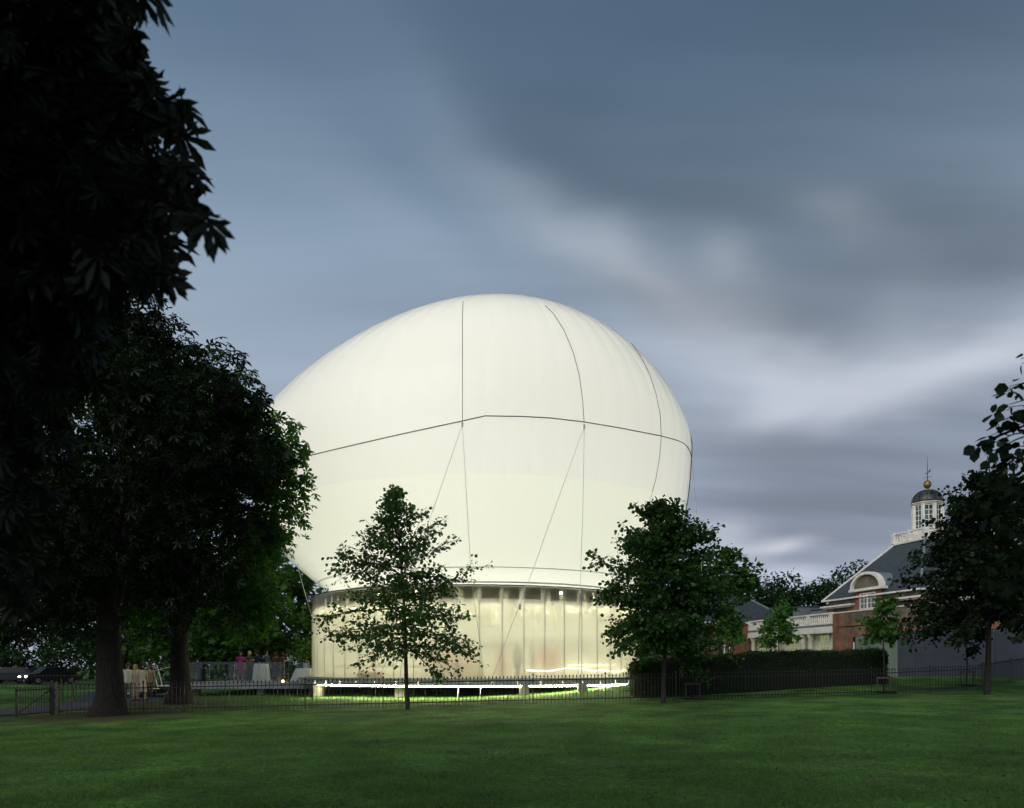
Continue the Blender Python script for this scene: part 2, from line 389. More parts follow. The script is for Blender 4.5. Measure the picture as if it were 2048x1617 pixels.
mg6 = t.nodes.new('ShaderNodeMix'); mg6.data_type = 'RGBA'; mg6.blend_type = 'MULTIPLY'; mg6.inputs[0].default_value = 1; t.links.new(r3.outputs[0], mg6.inputs[6]); t.links.new(r6.outputs[0], mg6.inputs[7]); t.links.new(mg6.outputs[2], mg.inputs[7])
n4 = t.nodes.new('ShaderNodeTexNoise'); n4.inputs['Scale'].default_value = .45; n4.inputs['Detail'].default_value = 5; t.links.new(tcg.outputs['Object'], n4.inputs[0])
r4 = t.nodes.new('ShaderNodeValToRGB'); r4.color_ramp.elements[0].position = .55; r4.color_ramp.elements[1].position = .72
r4.color_ramp.elements[0].color = (0, 0, 0, 1); r4.color_ramp.elements[1].color = (.75, .75, .75, 1); t.links.new(n4.outputs[0], r4.inputs[0])
mg2 = t.nodes.new('ShaderNodeMix'); mg2.data_type = 'RGBA'; t.links.new(r4.outputs[0], mg2.inputs[0]); t.links.new(mg.outputs[2], mg2.inputs[6]); mg2.inputs[7].default_value = (.12, .15, .06, 1)
geo = t.nodes.new('ShaderNodeNewGeometry'); n5 = t.nodes.new('ShaderNodeTexNoise'); n5.inputs['Scale'].default_value = 1.1; n5.inputs['Detail'].default_value = 6; t.links.new(tcg.outputs['Object'], n5.inputs[0])
prev = mg2.outputs[2]
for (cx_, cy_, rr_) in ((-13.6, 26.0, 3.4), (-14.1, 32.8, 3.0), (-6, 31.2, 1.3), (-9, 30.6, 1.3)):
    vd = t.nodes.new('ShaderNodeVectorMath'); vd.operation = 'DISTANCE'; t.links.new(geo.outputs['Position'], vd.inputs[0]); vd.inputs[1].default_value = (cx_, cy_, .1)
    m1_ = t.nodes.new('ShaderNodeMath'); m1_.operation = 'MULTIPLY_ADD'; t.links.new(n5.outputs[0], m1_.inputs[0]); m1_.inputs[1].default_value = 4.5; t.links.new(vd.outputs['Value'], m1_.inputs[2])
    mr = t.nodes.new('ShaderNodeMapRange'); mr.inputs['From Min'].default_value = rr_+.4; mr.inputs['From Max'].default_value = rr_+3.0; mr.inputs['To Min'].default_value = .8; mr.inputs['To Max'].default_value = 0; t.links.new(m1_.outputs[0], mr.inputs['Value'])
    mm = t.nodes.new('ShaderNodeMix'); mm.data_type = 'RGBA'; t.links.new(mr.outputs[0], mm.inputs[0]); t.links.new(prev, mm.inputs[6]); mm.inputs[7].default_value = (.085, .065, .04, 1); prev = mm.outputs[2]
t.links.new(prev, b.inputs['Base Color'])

asphalt = mat('asphalt', (.055, .058, .065), .85, noise=.2, nscale=6, bump=.4, bscale=120)
iron = mat('black_iron', (.012, .013, .014), .5, noise=.3, nscale=9, spec=.4)
bark = mat('bark', (.022, .019, .015), .95, noise=.45, nscale=5, bump=1.0, bscale=9, stretch=(4, 4, 1))
barky = mat('smooth_bark', (.03, .028, .022), .9, noise=.35, nscale=8, bump=.6, bscale=30)
soil = mat('bare_soil', (.05, .04, .025), .95, noise=.4, nscale=7, bump=.8, bscale=40)
whitep = mat('white_paint', (.88, .84, .76), .55, noise=.10, nscale=2.5, bump=.1, bscale=20)
concrete = mat('concrete', (.26, .25, .21), .85, noise=.18, nscale=4, bump=.4, bscale=40)
steel = mat('galvanised_steel', (.45, .46, .48), .35, metallic=.8, noise=.12, nscale=5)
timber = mat('timber_stake', (.12, .09, .06), .8, noise=.3, nscale=6, stretch=(6, 6, 1))
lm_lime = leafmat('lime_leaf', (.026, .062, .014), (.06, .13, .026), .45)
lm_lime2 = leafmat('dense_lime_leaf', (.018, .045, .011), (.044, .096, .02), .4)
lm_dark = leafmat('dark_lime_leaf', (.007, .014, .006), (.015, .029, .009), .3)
lm_chest = leafmat('lit_tone_chestnut_leaf', (.03, .07, .014), (.06, .13, .024), .5, (1.5, 1.9, .7))  # brighter leaf, the balloon's light on this crown put into the colour
lm_chdark = leafmat('shade_tone_chestnut_leaf', (.006, .012, .005), (.014, .027, .008), .35)  # same leaf darkened, shade put into the colour
lm_fore = leafmat('shaded_chestnut_leaf', (.005, .008, .005), (.010, .015, .007), .2)  # same leaf near black, shade of the overhang put into the colour
lm_maple = leafmat('maple_leaf', (.045, .12, .025), (.085, .20, .04), .4)
lm_far = leafmat('far_leaf', (.016, .036, .013), (.036, .07, .022), .3)
lm_back = leafmat('backdrop_leaf', (.03, .075, .02), (.07, .15, .03), .35)
lm_hedge = leafmat('hedge_leaf', (.012, .03, .010), (.03, .06, .018), .2)

# ------------------------------------------------------------------ ground
xs = np.concatenate([np.linspace(-600, -60, 14), np.linspace(-55, 55, 111), np.linspace(60, 600, 14)])
ys = np.concatenate([np.linspace(-60, 0, 12), np.linspace(1, 75, 149), np.linspace(80, 900, 22)])
GV = np.array([(x, y, gz(x, y)+.015*sin(x*.9+y*.35)*sin(y*.7)) for y in ys for x in xs]); nx = len(xs)
GF = np.array([(j*nx+i, j*nx+i+1, (j+1)*nx+i+1, (j+1)*nx+i) for j in range(len(ys)-1) for i in range(nx-1)])
g = npmesh('ground', GV, GF, grassm, smooth=True); tag(g, 'mown green park lawn sloping gently up towards the brick gallery', 'lawn', kind='structure')

def ribbon(name, pts, width, m, lift, label, cat):
    v = []; f = []
    pts = [Vector((*p, 0)) for p in pts]; n = len(pts); sub = 10; c = []
    for i in range(n-1):
        for k in range(sub): c.append(pts[i].lerp(pts[i+1], k/sub))
    c.append(pts[-1])
    for i, p in enumerate(c):
        d = (c[min(i+1, len(c)-1)]-c[max(i-1, 0)]).normalized(); s = Vector((-d.y, d.x, 0))
        for q in (-1, -.5, 0, .5, 1):
            w = p+s*q*width/2; v.append((w.x, w.y, gz(w.x, w.y)+lift))
    for i in range(len(c)-1):
        for k in range(4): f.append((i*5+k, i*5+k+1, (i+1)*5+k+1, (i+1)*5+k))
    o = npmesh(name, np.array(v), np.array(f), m, smooth=True)
    return tag(o, label, cat, kind='structure')
ribbon('path', [(-30, 21.5), (-21, 25.0), (-18.6, 29), (-18.0, 34.5), (-19.6, 39.5), (-24, 48)], 4.2, asphalt, .035, 'dark asphalt park path passing through the open iron gate', 'path')
ribbon('road', [(-120, 70), (-40, 70), (-20, 76), (10, 96)], 7, asphalt, .04, 'dark asphalt road beyond the park trees', 'road')

# grass blades in the near lawn, too many to count
nb = 230000
gy = 8.0+12.5*rng.random(nb)**1.5; gx = (rng.random(nb)*2-1)*(gy*.70+.6)
gzv = .0157*gx+.011*gy-.1+.015*np.sin(gx*.9+gy*.35)*np.sin(gy*.7)
pos = np.stack([gx, gy, gzv-.004], 1)
clump = .45+1.3*(np.sin(gx*2.1+np.sin(gy*1.7)*2)*np.sin(gy*2.7+gx*.6)*.5+.5)**2+.9*(rng.random(nb) < .06)
ax = rng.normal(size=(nb, 3))*.55; ax[:, 2] = 1.
hv = (.022+.028*rng.random(nb))*clump
w = rng.normal(size=(nb, 3)); w[:, 2] = 0; w /= np.linalg.norm(w, axis=1, keepdims=True)
wid = .0035+.003*rng.random(nb)
V = np.stack([pos-w*wid[:, None], pos+w*wid[:, None], pos+ax*hv[:, None]], 1).reshape(-1, 3)
lm_grass = leafmat('grass_blade', (.06, .13, .03), (.13, .23, .055), .3, (1.2, 1.3, .6))
g = npmesh('grass', V, np.arange(nb*3).reshape(-1, 3), lm_grass)
tag(g, 'short blades of mown grass on the open lawn', 'grass', kind='stuff')

nfl = 700; ly = 8.5+17*rng.random(nfl)**1.3; lx = (rng.random(nfl)*2-1)*ly*.68
pos = np.stack([lx, ly, .0157*lx+.011*ly-.1+.03+.015*np.sin(lx*.9+ly*.35)*np.sin(ly*.7)], 1); ax = rng.normal(size=(nfl, 3)); ax[:, 2] *= .25; nm = rng.normal(size=(nfl, 3))*.3; nm[:, 2] += 1
V, Fc = leaves(pos, ax, nm, .03+.05*rng.random(nfl), t_leafy())
tag(npmesh('fallen_leaves', V, Fc, leafmat('dry_leaf', (.05, .035, .015), (.16, .14, .05), .1)), 'small dry leaves scattered over the mown lawn', 'leaves', kind='stuff')

# ------------------------------------------------------------------ pavilion: deck, wall, interior
PX, PY, PR = -1.95, 43.7, 9.0
DZ, WT = 1.05, 5.26
pav = thing('pavilion', (PX, PY, DZ), 'glowing round pavilion with translucent plastic wall panels on a raised deck', 'pavilion')
deckm = mat('deck_board', (.30, .28, .25), .7, noise=.15, nscale=3, bump=.2, bscale=20)
fasciam = mat('deck_fascia', (.40, .42, .46), .45, noise=.08, nscale=3, metallic=.3)
mb = MB(); mb.lathe([(9.75, -.06), (9.75, .0), (.01, .0)], (PX, PY, DZ), 96); mb.build('deck_floor', deckm, pav)
NP = 56
def arc_box(mb, a0, a1, r0, r1, z0, z1, n=4, c=(PX, PY)):
    """box bent round the pavilion axis; angle 0 faces the camera"""
    p = []
    for i in range(n+1):
        a = a0+(a1-a0)*i/n
        for r_ in (r0, r1):
            for z in (z0, z1): p.append((c[0]+r_*sin(a), c[1]-r_*cos(a), z))
    f = []
    for i in range(n):
        o = i*4; q = o+4
        f += [(o, o+1, q+1, q), (o+2, q+2, q+3, o+3), (o+1, o+3, q+3, q+1), (o, q, q+2, o+2)]
    f += [(0, 2, 3, 1), (n*4, n*4+1, n*4+3, n*4+2)]
    return mb.add(p, f)
step = 2*pi/NP
for i in range(NP):
    if cos(i*step) < -.2: continue
    arc_box(MB(), i*step+.004, (i+1)*step-.004, 9.66, 9.72, DZ-.25, DZ-.065).build('fascia_panel', fasciam, pav)
polym = bpy.data.materials.new('polycarbonate'); polym.use_nodes = True; t = polym.node_tree; t.nodes.clear()
n_t = t.nodes.new('ShaderNodeBsdfTransparent'); n_t.inputs[0].default_value = (.97, .95, .84, 1)
n_r = t.nodes.new('ShaderNodeBsdfRefraction'); n_r.inputs[0].default_value = (.93, .96, .80, 1); n_r.inputs['Roughness'].default_value = .6; n_r.inputs['IOR'].default_value = 1.12
n_s = t.nodes.new('ShaderNodeBsdfTranslucent'); n_s.inputs[0].default_value = (.94, .96, .74, 1)
n_g = t.nodes.new('ShaderNodeBsdfGlossy'); n_g.inputs['Roughness'].default_value = .12
m_a = t.nodes.new('ShaderNodeMixShader'); m_a.inputs[0].default_value = .85; t.links.new(n_t.outputs[0], m_a.inputs[1]); t.links.new(n_r.outputs[0], m_a.inputs[2])
m_b = t.nodes.new('ShaderNodeMixShader'); m_b.inputs[0].default_value = .55; t.links.new(m_a.outputs[0], m_b.inputs[1]); t.links.new(n_s.outputs[0], m_b.inputs[2])
n_f = t.nodes.new('ShaderNodeFresnel'); n_f.inputs[0].default_value = 1.4
m_c = t.nodes.new('ShaderNodeMixShader'); t.links.new(n_f.outputs[0], m_c.inputs[0]); t.links.new(m_b.outputs[0], m_c.inputs[1]); t.links.new(n_g.outputs[0], m_c.inputs[2])
n_o = t.nodes.new('ShaderNodeOutputMaterial'); t.links.new(m_c.outputs[0], n_o.inputs[0])
# fine vertical flutes of the multiwall sheet
tcn = t.nodes.new('ShaderNodeTexCoord'); wv = t.nodes.new('ShaderNodeTexWave'); wv.inputs['Scale'].default_value = 9; wv.bands_direction = 'X'; wv.inputs['Distortion'].default_value = .3
t.links.new(tcn.outputs['Object'], wv.inputs[0]); bpn = t.nodes.new('ShaderNodeBump'); bpn.inputs['Strength'].default_value = .2; bpn.inputs['Distance'].default_value = .01
t.links.new(wv.outputs[0], bpn.inputs['Height'])
for n in (n_s, n_g): t.links.new(bpn.outputs[0], n.inputs['Normal'])
alum = mat('aluminium', (.55, .54, .50), .35, metallic=.7)
mb = MB(); arc_box(mb, -step/2+.0012, step/2-.0012, PR-.02, PR+.02, 0, WT-DZ, 2, c=(0, 0))
pan0 = mb.build('wall_panel', polym, pav, origin=(0, 0, 0)); 
me = pan0.data
for v in me.vertices: v.co += Vector(wloc(pav))
clearm = clearmat('clear_sheet', (.985, .98, .95), (.9, .9, .8), 1.0, .5, .1); me.materials.append(clearm)
for p_ in me.polygons:
    if not (abs(p_.normal.z) < .5 and p_.normal.y < -.8 and p_.center.y < -PR): p_.material_index = 1
mb = MB(); mb.box(-.012, .012, -PR-.026, -PR+.03, 0, WT-DZ)
mul0 = mb.build('mullion', mat('pale_mullion', (.75, .72, .58), .5), pav)
for v in mul0.data.vertices: v.co += Vector(wloc(pav))
for i in range(1, NP):
    share(pan0, 'wall_panel', pav, rz=i*step); 
for i in range(NP):
    (share(mul0, 'mullion', pav, rz=(i+.5)*step) if i else setattr(mul0, 'rotation_euler', (0, 0, .5*step)))
# head beam with purlin clips behind the panels
beamm = mat('head_beam', (.20, .20, .13), .6, noise=.15, nscale=3)
for i in range(NP):
    arc_box(MB(), (i-.5)*step+.01, (i+.5)*step-.01, PR-.34, PR-.26, WT-.56, WT-.10, 2).build('head_beam', beamm, pav)
mb = MB(); arc_box(mb, 0, 2*pi, PR-.05, PR+.06, WT+.005, WT+.05, 96); mb.build('top_rail', mat('dark_rail', (.10, .095, .08), .5), pav)
mb = MB(); arc_box(mb, 0, 2*pi, PR-.06, PR+.07, DZ+.004, DZ+.06, 96); mb.build('base_rail', alum, pav)
# soffit ring between the wall and the balloon mouth
mb = MB(); arc_box(mb, 0, 2*pi, 7.3, PR-.07, WT-.09, WT-.02, 96); mb.build('soffit_ring', whitep, pav)
# under-deck edge lighting: tubes below the fascia
led = emat('edge_lamp', (1, .95, .60), 160.0)
for i in range(NP):
    a = ((i+.5)*step+pi) % (2*pi)-pi
    if a > 1.25 or a < -.85: continue
    arc_box(MB(), a-.054, a+.054, 9.58, 9.62, DZ-.315, DZ-.275, 2).build('edge_lamp', led, pav)
mb = MB(); arc_box(mb, -1.7, 1.7, 9.40, 9.47, DZ-.335, DZ-.25, 40); mb.build('lower_rail', mat('lower_rail_paint', (.40, .38, .32), .6), pav)
mb = MB(); mb.lathe([(9.35, -.16), (9.35, -.07), (.01, -.07)], (PX, PY, DZ), 64); mb.build('deck_frame', mat('dark_frame', (.03, .03, .03), .8), pav)
for px, d in ((637, 38.2), (800, 36.2), (1048, 34.6), (1165, 35.2)):
    x = xat(px, d); z = gz(x, d)
    mb = MB(); mb.box(x-.22, x+.22, d-.22, d+.3, z-.1, DZ-.16); mb.build('support_block', concrete, pav)
# cable stays under the deck edge
for px in (918, 962, 1150):
    x = xat(px, 34.4); mb = MB(); mb.tube([(x, 34.2, DZ-.3), (x-.04, 34.05, gz(x, 34)-.02)], .012, 5); mb.build('stay', steel, pav)

# interior
inm = mat('interior_lining', (.74, .72, .56), .7, noise=.08, nscale=2)
mb = MB(); arc_box(mb, pi-1.5, pi+1.5, 8.1, 8.2, DZ, DZ+1.35, 40); mb.build('inner_wall', inm, pav)
mb = MB(); arc_box(mb, pi-1.5, pi+1.5, 7.95, 8.25, DZ+2.55, DZ+2.80, 40); mb.build('gallery_band', mat('pale_band', (.72, .68, .52), .6), pav)
for a in np.linspace(pi-1.4, pi+1.4, 15):
    mb = MB(); p = (PX+8.1*sin(a), PY-8.1*cos(a)); mb.tube([(p[0], p[1], DZ), (p[0], p[1], WT-.1)], .05, 8); mb.build('column', whitep, pav)
rl = mat('handrail', (.75, .73, .62), .4)
mb = MB(); arc_box(mb, -.95, .25, 8.35, 8.40, DZ+.98, DZ+1.03, 24); mb.build('handrail', rl, pav)
mb = MB(); arc_box(mb, -.95, .12, 8.35, 8.40, DZ+.55, DZ+.62, 24); mb.build('handrail', rl, pav)
mb = MB(); arc_box(mb, -.95, .25, 8.1, 8.15, DZ+2.40, DZ+2.46, 24); mb.build('light_rail', rl, pav)
# downlights let into the soffit ring
glow = emat('downlight_glow', (1, .965, .76), 125.0)
for k in range(28):
    a = 2*pi*(k+.5)/28; x, y = PX+8.0*sin(a), PY-8.0*cos(a)
    dl = MB().lathe([(.17, -.03), (.17, .0), (.10, .0)], (x, y, WT-.092), 16).build('downlight', glow, pav)
    MB().lathe([(.18, -.035), (.22, -.035), (.22, .0), (.18, .0), (.18, -.035)], (x, y, WT-.092), 16, cap=False).build('trim', whitep, dl)
# furniture seen through the wall
redm = mat('red_fabric', (.45, .04, .03), .8, noise=.2); yel = mat('yellow_fabric', (.6, .45, .08), .8, noise=.2)
def stool(px, d, m, label, w=.5, h=.5):
    x = xat(px, d); o = thing('block_seat', (x, d, DZ), label, 'seat', 'seats inside the pavilion')
    MB().lathe([(w*.42, .0), (w*.5, .05), (w*.5, h-.06), (w*.45, h)], (x, d, DZ), 20).build('seat', m, o, smooth=True)
    MB().lathe([(w*.47, h+.002), (w*.45, h+.05), (w*.3, h+.06)], (x, d, DZ), 20).build('cushion', m, o, smooth=True)
stool(745, 36.9, redm, 'red round seat just inside the wall beside the glass terrace', 1.2, .28)
stool(1085, 44, redm, 'tall red round seat right of the white screen', 1.3, 1.5)
stool(1000, 44, redm, 'narrow red round seat left of the white screen', .6, 1.7)
stool(905, 46, redm, 'wide red round seat behind the handrail', 2.6, 1.45)
stool(950, 42, yel, 'yellow round seat behind the handrail', 1.0, .75)
scr = thing('projection_screen', P(1028, 1322, 40), 'plain white square screen standing inside the pavilion', 'screen')
a_, b_ = P(1018, 1322, 40), P(1039, 1292, 40)
MB().box(a_.x, b_.x, 40, 40.04, a_.z, b_.z).build('panel', emat('screen_face', (1, .97, .9), .25), scr)
for x in (a_.x+.06, b_.x-.06): MB().box(x-.02, x+.02, 40.05, 40.09, DZ, b_.z-.1).build('stand', alum, scr)
# zigzag streaks of light, drawn by an added glowing tube inside the wall
pts = [(1052, 1341), (1095, 1343), (1135, 1336), (1152, 1336.5), (1186, 1343), (1200, 1340), (1225, 1344), (1240, 1343), (1254, 1334)]
mb = MB()
def onwall(px, py, r_=8.7):
    k = (px-1024)/F; a_ = 1+k*k; b_ = -2*(k*PX+PY); c_ = PX*PX+PY*PY-r_*r_; d = (-b_-sqrt(max(0, b_*b_-4*a_*c_)))/(2*a_); return P(px, py, d)
mb.tube([onwall(*p) for p in pts], .022, 6)
tag(mb.build('zigzag_streak', emat('zigzag_streak_glow', (1, .9, .72), 9.0), None), 'thin glowing streak of light zigzagging low inside the pavilion wall', 'light')
mb = MB(); mb.tube([onwall(p, 1330.5) for p in (1137, 1180, 1228)], .02, 6)  # straight streak of light, likewise an added glowing tube
tag(mb.build('straight_streak', emat('straight_streak_glow', (1, .92, .75), 4.0), None), 'straight faint streak of light above the zigzag streak', 'light')

# ------------------------------------------------------------------ balloon canopy
BR, BZM, BZT, BPU, BPL, BRB, BSH, BCX, BK, BQ = 10.944, 13.386, 21.423, 1.472, 3.397, 7.771, .051, -1.499, 1.205, .214
BZB = 5.2
def bprof(z):
    if z < BZM: return BRB+(BR-BRB)*(1-((BZM-z)/(BZM-BZB))**BPL)
    u = min(1., (z-BZM)/(BZT-BZM)); return BR*sqrt(max(0, 1-u**BPU))
def bpt(phi, z, off=0.):
    r_ = bprof(z)+off
    s = max(0., -sin(phi))**2*sin(pi*min(1, max(0, (z-BZB)/(BZT-BZB))))
    x = BCX+r_*sin(phi)+BSH*16*(max(0, z-BZB)/16)**BK-BQ*r_*s
    return Vector((x, PY-r_*cos(phi), z))
balm = bpy.data.materials.new('balloon_fabric'); balm.use_nodes = True; t = balm.node_tree; t.nodes.clear()
df = t.nodes.new('ShaderNodeBsdfDiffuse'); df.inputs[0].default_value = (.86, .86, .84, 1)
tr = t.nodes.new('ShaderNodeBsdfTranslucent'); tr.inputs[0].default_value = (.90, .90, .815, 1)
tcn = t.nodes.new('ShaderNodeTexCoord'); no = t.nodes.new('ShaderNodeTexNoise'); no.inputs['Scale'].default_value = .35; no.inputs['Detail'].default_value = 5; t.links.new(tcn.outputs['Object'], no.inputs[0])
bpn = t.nodes.new('ShaderNodeBump'); bpn.inputs['Strength'].default_value = .25; bpn.inputs['Distance'].default_value = .25; t.links.new(no.outputs[0], bpn.inputs['Height'])
t.links.new(bpn.outputs[0], tr.inputs['Normal']); t.links.new(bpn.outputs[0], df.inputs['Normal'])
mx = t.nodes.new('ShaderNodeMixShader'); mx.name = 'fabric_mix'; mx.inputs[0].default_value = .60; t.links.new(df.outputs[0], mx.inputs[1]); t.links.new(tr.outputs[0], mx.inputs[2])
gl = t.nodes.new('ShaderNodeBsdfGlossy'); gl.inputs['Roughness'].default_value = .3; lw = t.nodes.new('ShaderNodeFresnel'); lw.inputs[0].default_value = 1.35
m2 = t.nodes.new('ShaderNodeMixShader'); t.links.new(lw.outputs[0], m2.inputs[0]); t.links.new(mx.outputs[0], m2.inputs[1]); t.links.new(gl.outputs[0], m2.inputs[2])
o_ = t.nodes.new('ShaderNodeOutputMaterial'); t.links.new(m2.outputs[0], o_.inputs[0])
balm2 = balm.copy(); balm2.name = 'balloon_lower_fabric'; balm2.node_tree.nodes['fabric_mix'].inputs[0].default_value = .64; [setattr(n.inputs[0], 'default_value', (.91, .93, .80, 1)) for n in balm2.node_tree.nodes if n.type == 'BSDF_TRANSLUCENT']
bal = thing('balloon_canopy', (BCX, PY, BZB), 'huge white glowing egg-shaped balloon rising over the round pavilion', 'balloon')
NG = 64
zt_up = [9.8]+[9.8+(BZT-9.8)*sin(pi/2*i/22) for i in range(1, 23)]
zt_lo = [BZB+(9.8-BZB)*i/8 for i in range(9)]
def gore(a0, a1, zs, name, bulge, lift=0.):
    nu = 4; v = []; f = []
    for z in zs:
        for j in range(nu+1):
            s = j/nu; a = a0+(a1-a0)*s
            v.append(bpt(a, z, lift+bulge*4*s*(1-s)*min(1, bprof(z)/6)))
    for i in range(len(zs)-1):
        for j in range(nu): f.append((i*(nu+1)+j, i*(nu+1)+j+1, (i+1)*(nu+1)+j+1, (i+1)*(nu+1)+j))
    mb = MB(); mb.add(v, f); return mb.build(name, balm if 'upper' in name else balm2, bal, smooth=True)
for i in range(NG):
    a0 = 2*pi*i/NG; a1 = 2*pi*(i+1)/NG
    gore(a0, a1, zt_up, 'upper_gore', .028)
    gore(a0, a1, zt_lo, 'lower_gore', .018, .03)
seamm = mat('seam_tape', (.72, .72, .66), .6)
def ringtube(name, z, rr, m, off=.02, n=96, a0=0, a1=2*pi):
    mb = MB(); mb.tube([bpt(a0+(a1-a0)*i/n, z, off) for i in range(n+1)], rr, 6, cap=False); return mb.build(name, m, bal)
ringtube('seam_ring', 6.1, .022, mat('grey_seam', (.62, .60, .55), .6), .05)
ringtube('mouth_ring', 5.5, .04, mat('ring_grey', (.45, .43, .45), .5), .05)
cabm = mat('dark_cable', (.13, .12, .11), .6)
def onballoon(px, py, off=.05):
    """where a photo pixel meets the balloon skin -> (angle, height, point)"""
    lo_, d = None, 29.0
    while d < 44:
        p = P(px, py, d); 
        if p.z < BZT and p.z > BZB:
            xs_ = p.x-BCX-BSH*16*(max(0, p.z-BZB)/16)**BK; a = atan2(xs_, PY-p.y)
            r_ = bprof(p.z); s_ = max(0., -sin(a))**2*sin(pi*min(1, max(0, (p.z-BZB)/(BZT-BZB))))
            rx = r_*(1+BQ*s_/max(.05, abs(sin(a)))) if a < 0 else r_
            if (xs_/rx)**2+((PY-p.y)/r_)**2 <= 1: return a, p.z, p+Vector((0, -off, 0))
        d += .01
    return None
def trace(pts, n=14, off=.05):
    out = []
    for (x0_, y0_), (x1_, y1_) in zip(pts[:-1], pts[1:]):
        for i in range(n):
            q = onballoon(x0_+(x1_-x0_)*i/n, y0_+(y1_-y0_)*i/n, off)
            if q: out.append(q)
    q = onballoon(*pts[-1], off)
    if q: out.append(q)
    return out
belt = trace([(603, 916), (700, 893), (800, 870), (925, 843), (970, 833), (1040, 834), (1100, 837), (1168, 845), (1240, 857), (1322, 873), (1355, 882), (1368, 888)], 8)
bz0, bz1 = belt[0], belt[-1]
back = [bpt(a, bz1[1]+(bz0[1]-bz1[1])*((a-bz1[0])/(bz0[0]+2*pi-bz1[0])), .05) for a in np.linspace(bz1[0]+.05, bz0[0]+2*pi-.05, 60)]
mb = MB(); mb.tube([q[2] for q in belt]+back+[belt[0][2]], .022, 6, cap=False); mb.build('belt_cable', cabm, bal)
for pts in ([(925, 843), (925, 720), (925, 640), (926, 604)], [(1168, 845), (1165, 800), (1158, 750), (1146, 705), (1128, 662), (1108, 630), (1090, 612)], [(1290, 1030), (1300, 1000), (1311, 960), (1319, 915), (1322, 873), (1320, 830), (1312, 790), (1299, 750), (1280, 712), (1262, 688)]):
    q = trace(pts, 7); mb = MB(); mb.tube([p[2] for p in q], .014, 6, cap=False); mb.build('meridian_cable', cabm, bal)
for a in (1.36, 1.82, 2.3, 2.75):
    mb = MB(); mb.tube([bpt(a, z, .045) for z in np.linspace(6.6, BZT-.3, 30)], .024, 6, cap=False); mb.build('meridian_cable', cabm, bal)
ropem = mat('rope', (.62, .61, .56), .8)
def rope(pts, r_=.012, m=ropem):
    mb = MB(); mb.tube(pts, r_, 6); mb.build('guy_rope', m, bal)
k0, k1 = onballoon(925, 851, .12)[2], onballoon(1168, 855, .12)[2]
rope([k0, P(870, 1010, 32.4), P(832, 1110, 33.2), P(800, 1356, 35.0)])
rope([k0, P(934, 1010, 32.2), P(943, 1165, 33.6), P(962, 1300, 34.2), P(966, 1357, 34.3)])
rope([k1, P(1105, 1030, 33.2), P(1052, 1178, 33.9), P(1016, 1270, 34.2), P(985, 1357, 34.3)])
rope([k1, P(1166, 1010, 33.5), P(1160, 1190, 34.1), P(1156, 1357, 34.9)])
rope([P(1383, 908, 42.1), P(1392, 1010, 42.4), P(1402, 1120, 42.6), P(1408, 1210, 42.8), P(1345, 1350, 43.2)], .014)
rope([P(594, 1128, 40.2), P(608, 1180, 40.6), P(627, 1245, 40.8), P(652, 1362, 41.2)], .02)
rope([onballoon(1226, 1150, .08)[2], P(1221, 1179, 36.1)], .02, cabm)
for c, r_ in ((P(1040, 1214, 33.98), 1.), (P(1160, 1187, 34.08), 1.), (k0, .8), (k1, .8)):
    MB().lathe([(.02, -.14*r_), (.06*r_, -.08*r_), (.045*r_, 0), (.07*r_, .06*r_), (.02, .14*r_)], c, 8).build('knot', ropem, bal, smooth=True)
# lamp cluster inside the balloon
lan = bpy.data.lights.new('balloon_lamp', 'POINT'); lan.energy = 4050; lan.shadow_soft_size = 1.0; lan.color = (1, .985, .91)
lo = bpy.data.objects.new('balloon_lamp', lan); col.objects.link(lo); lo.location = (PX+.1, PY, 12.0); 
lan2 = bpy.data.lights.new('balloon_low_lamp', 'POINT'); lan2.energy = 850; lan2.shadow_soft_size = .8; lan2.color = (1, .98, .84)
lo2 = bpy.data.objects.new('balloon_low_lamp', lan2); col.objects.link(lo2); lo2.location = (PX, PY, 7.2)

# ------------------------------------------------------------------ terrace left of the pavilion
TZ = .80
ter = thing('terrace', (-14, 44, gz(-14, 44)), 'raised side terrace with grey fascia and clear glass guard', 'terrace')
x0, x1, y0, y1 = -17.4, -8.6, 41.0, 50.0
mb = MB(); mb.box(x0, x1, y0, y1, TZ-.10, TZ); mb.build('deck_floor', deckm, ter)
nf = 8
for i in range(nf):
    a, b2 = x0+(x1-1.2-x0)*i/nf, x0+(x1-1.2-x0)*(i+1)/nf
    MB().box(a+.004, b2-.004, y0-.06, y0-.02, TZ-.33, TZ-.02).build('fascia_panel', fasciam, ter)
for x in (-16.9, -13.4, -10.6): MB().box(x-.18, x+.18, y0+.3, y0+.8, gz(x, y0)-.1, TZ-.102).build('support_block', concrete, ter)
glassm = clearmat('guard_glass', (.80, .86, .84), (.4, .45, .42), .93, 1.0, .03)
gxs = [x0+.05+i*1.32 for i in range(6)]
for i in range(5):
    gp = MB().box(gxs[i]+.03, gxs[i+1]-.03, y0+.10, y0+.115, TZ+.06, TZ+1.08).build('glass_pane', glassm, ter)
for x in gxs:
    p = MB().tube([(x, y0+.14, TZ-.05), (x, y0+.14, TZ+1.10)], .02, 8).build('guard_post', steel, ter)
    for z in (.3, .9): MB().box(x-.06, x+.06, y0+.09, y0+.125, TZ+z-.02, TZ+z+.02).build('clamp', steel, p)
clothm = mat('white_cloth', (.86, .86, .88), .85, noise=.06, nscale=3)
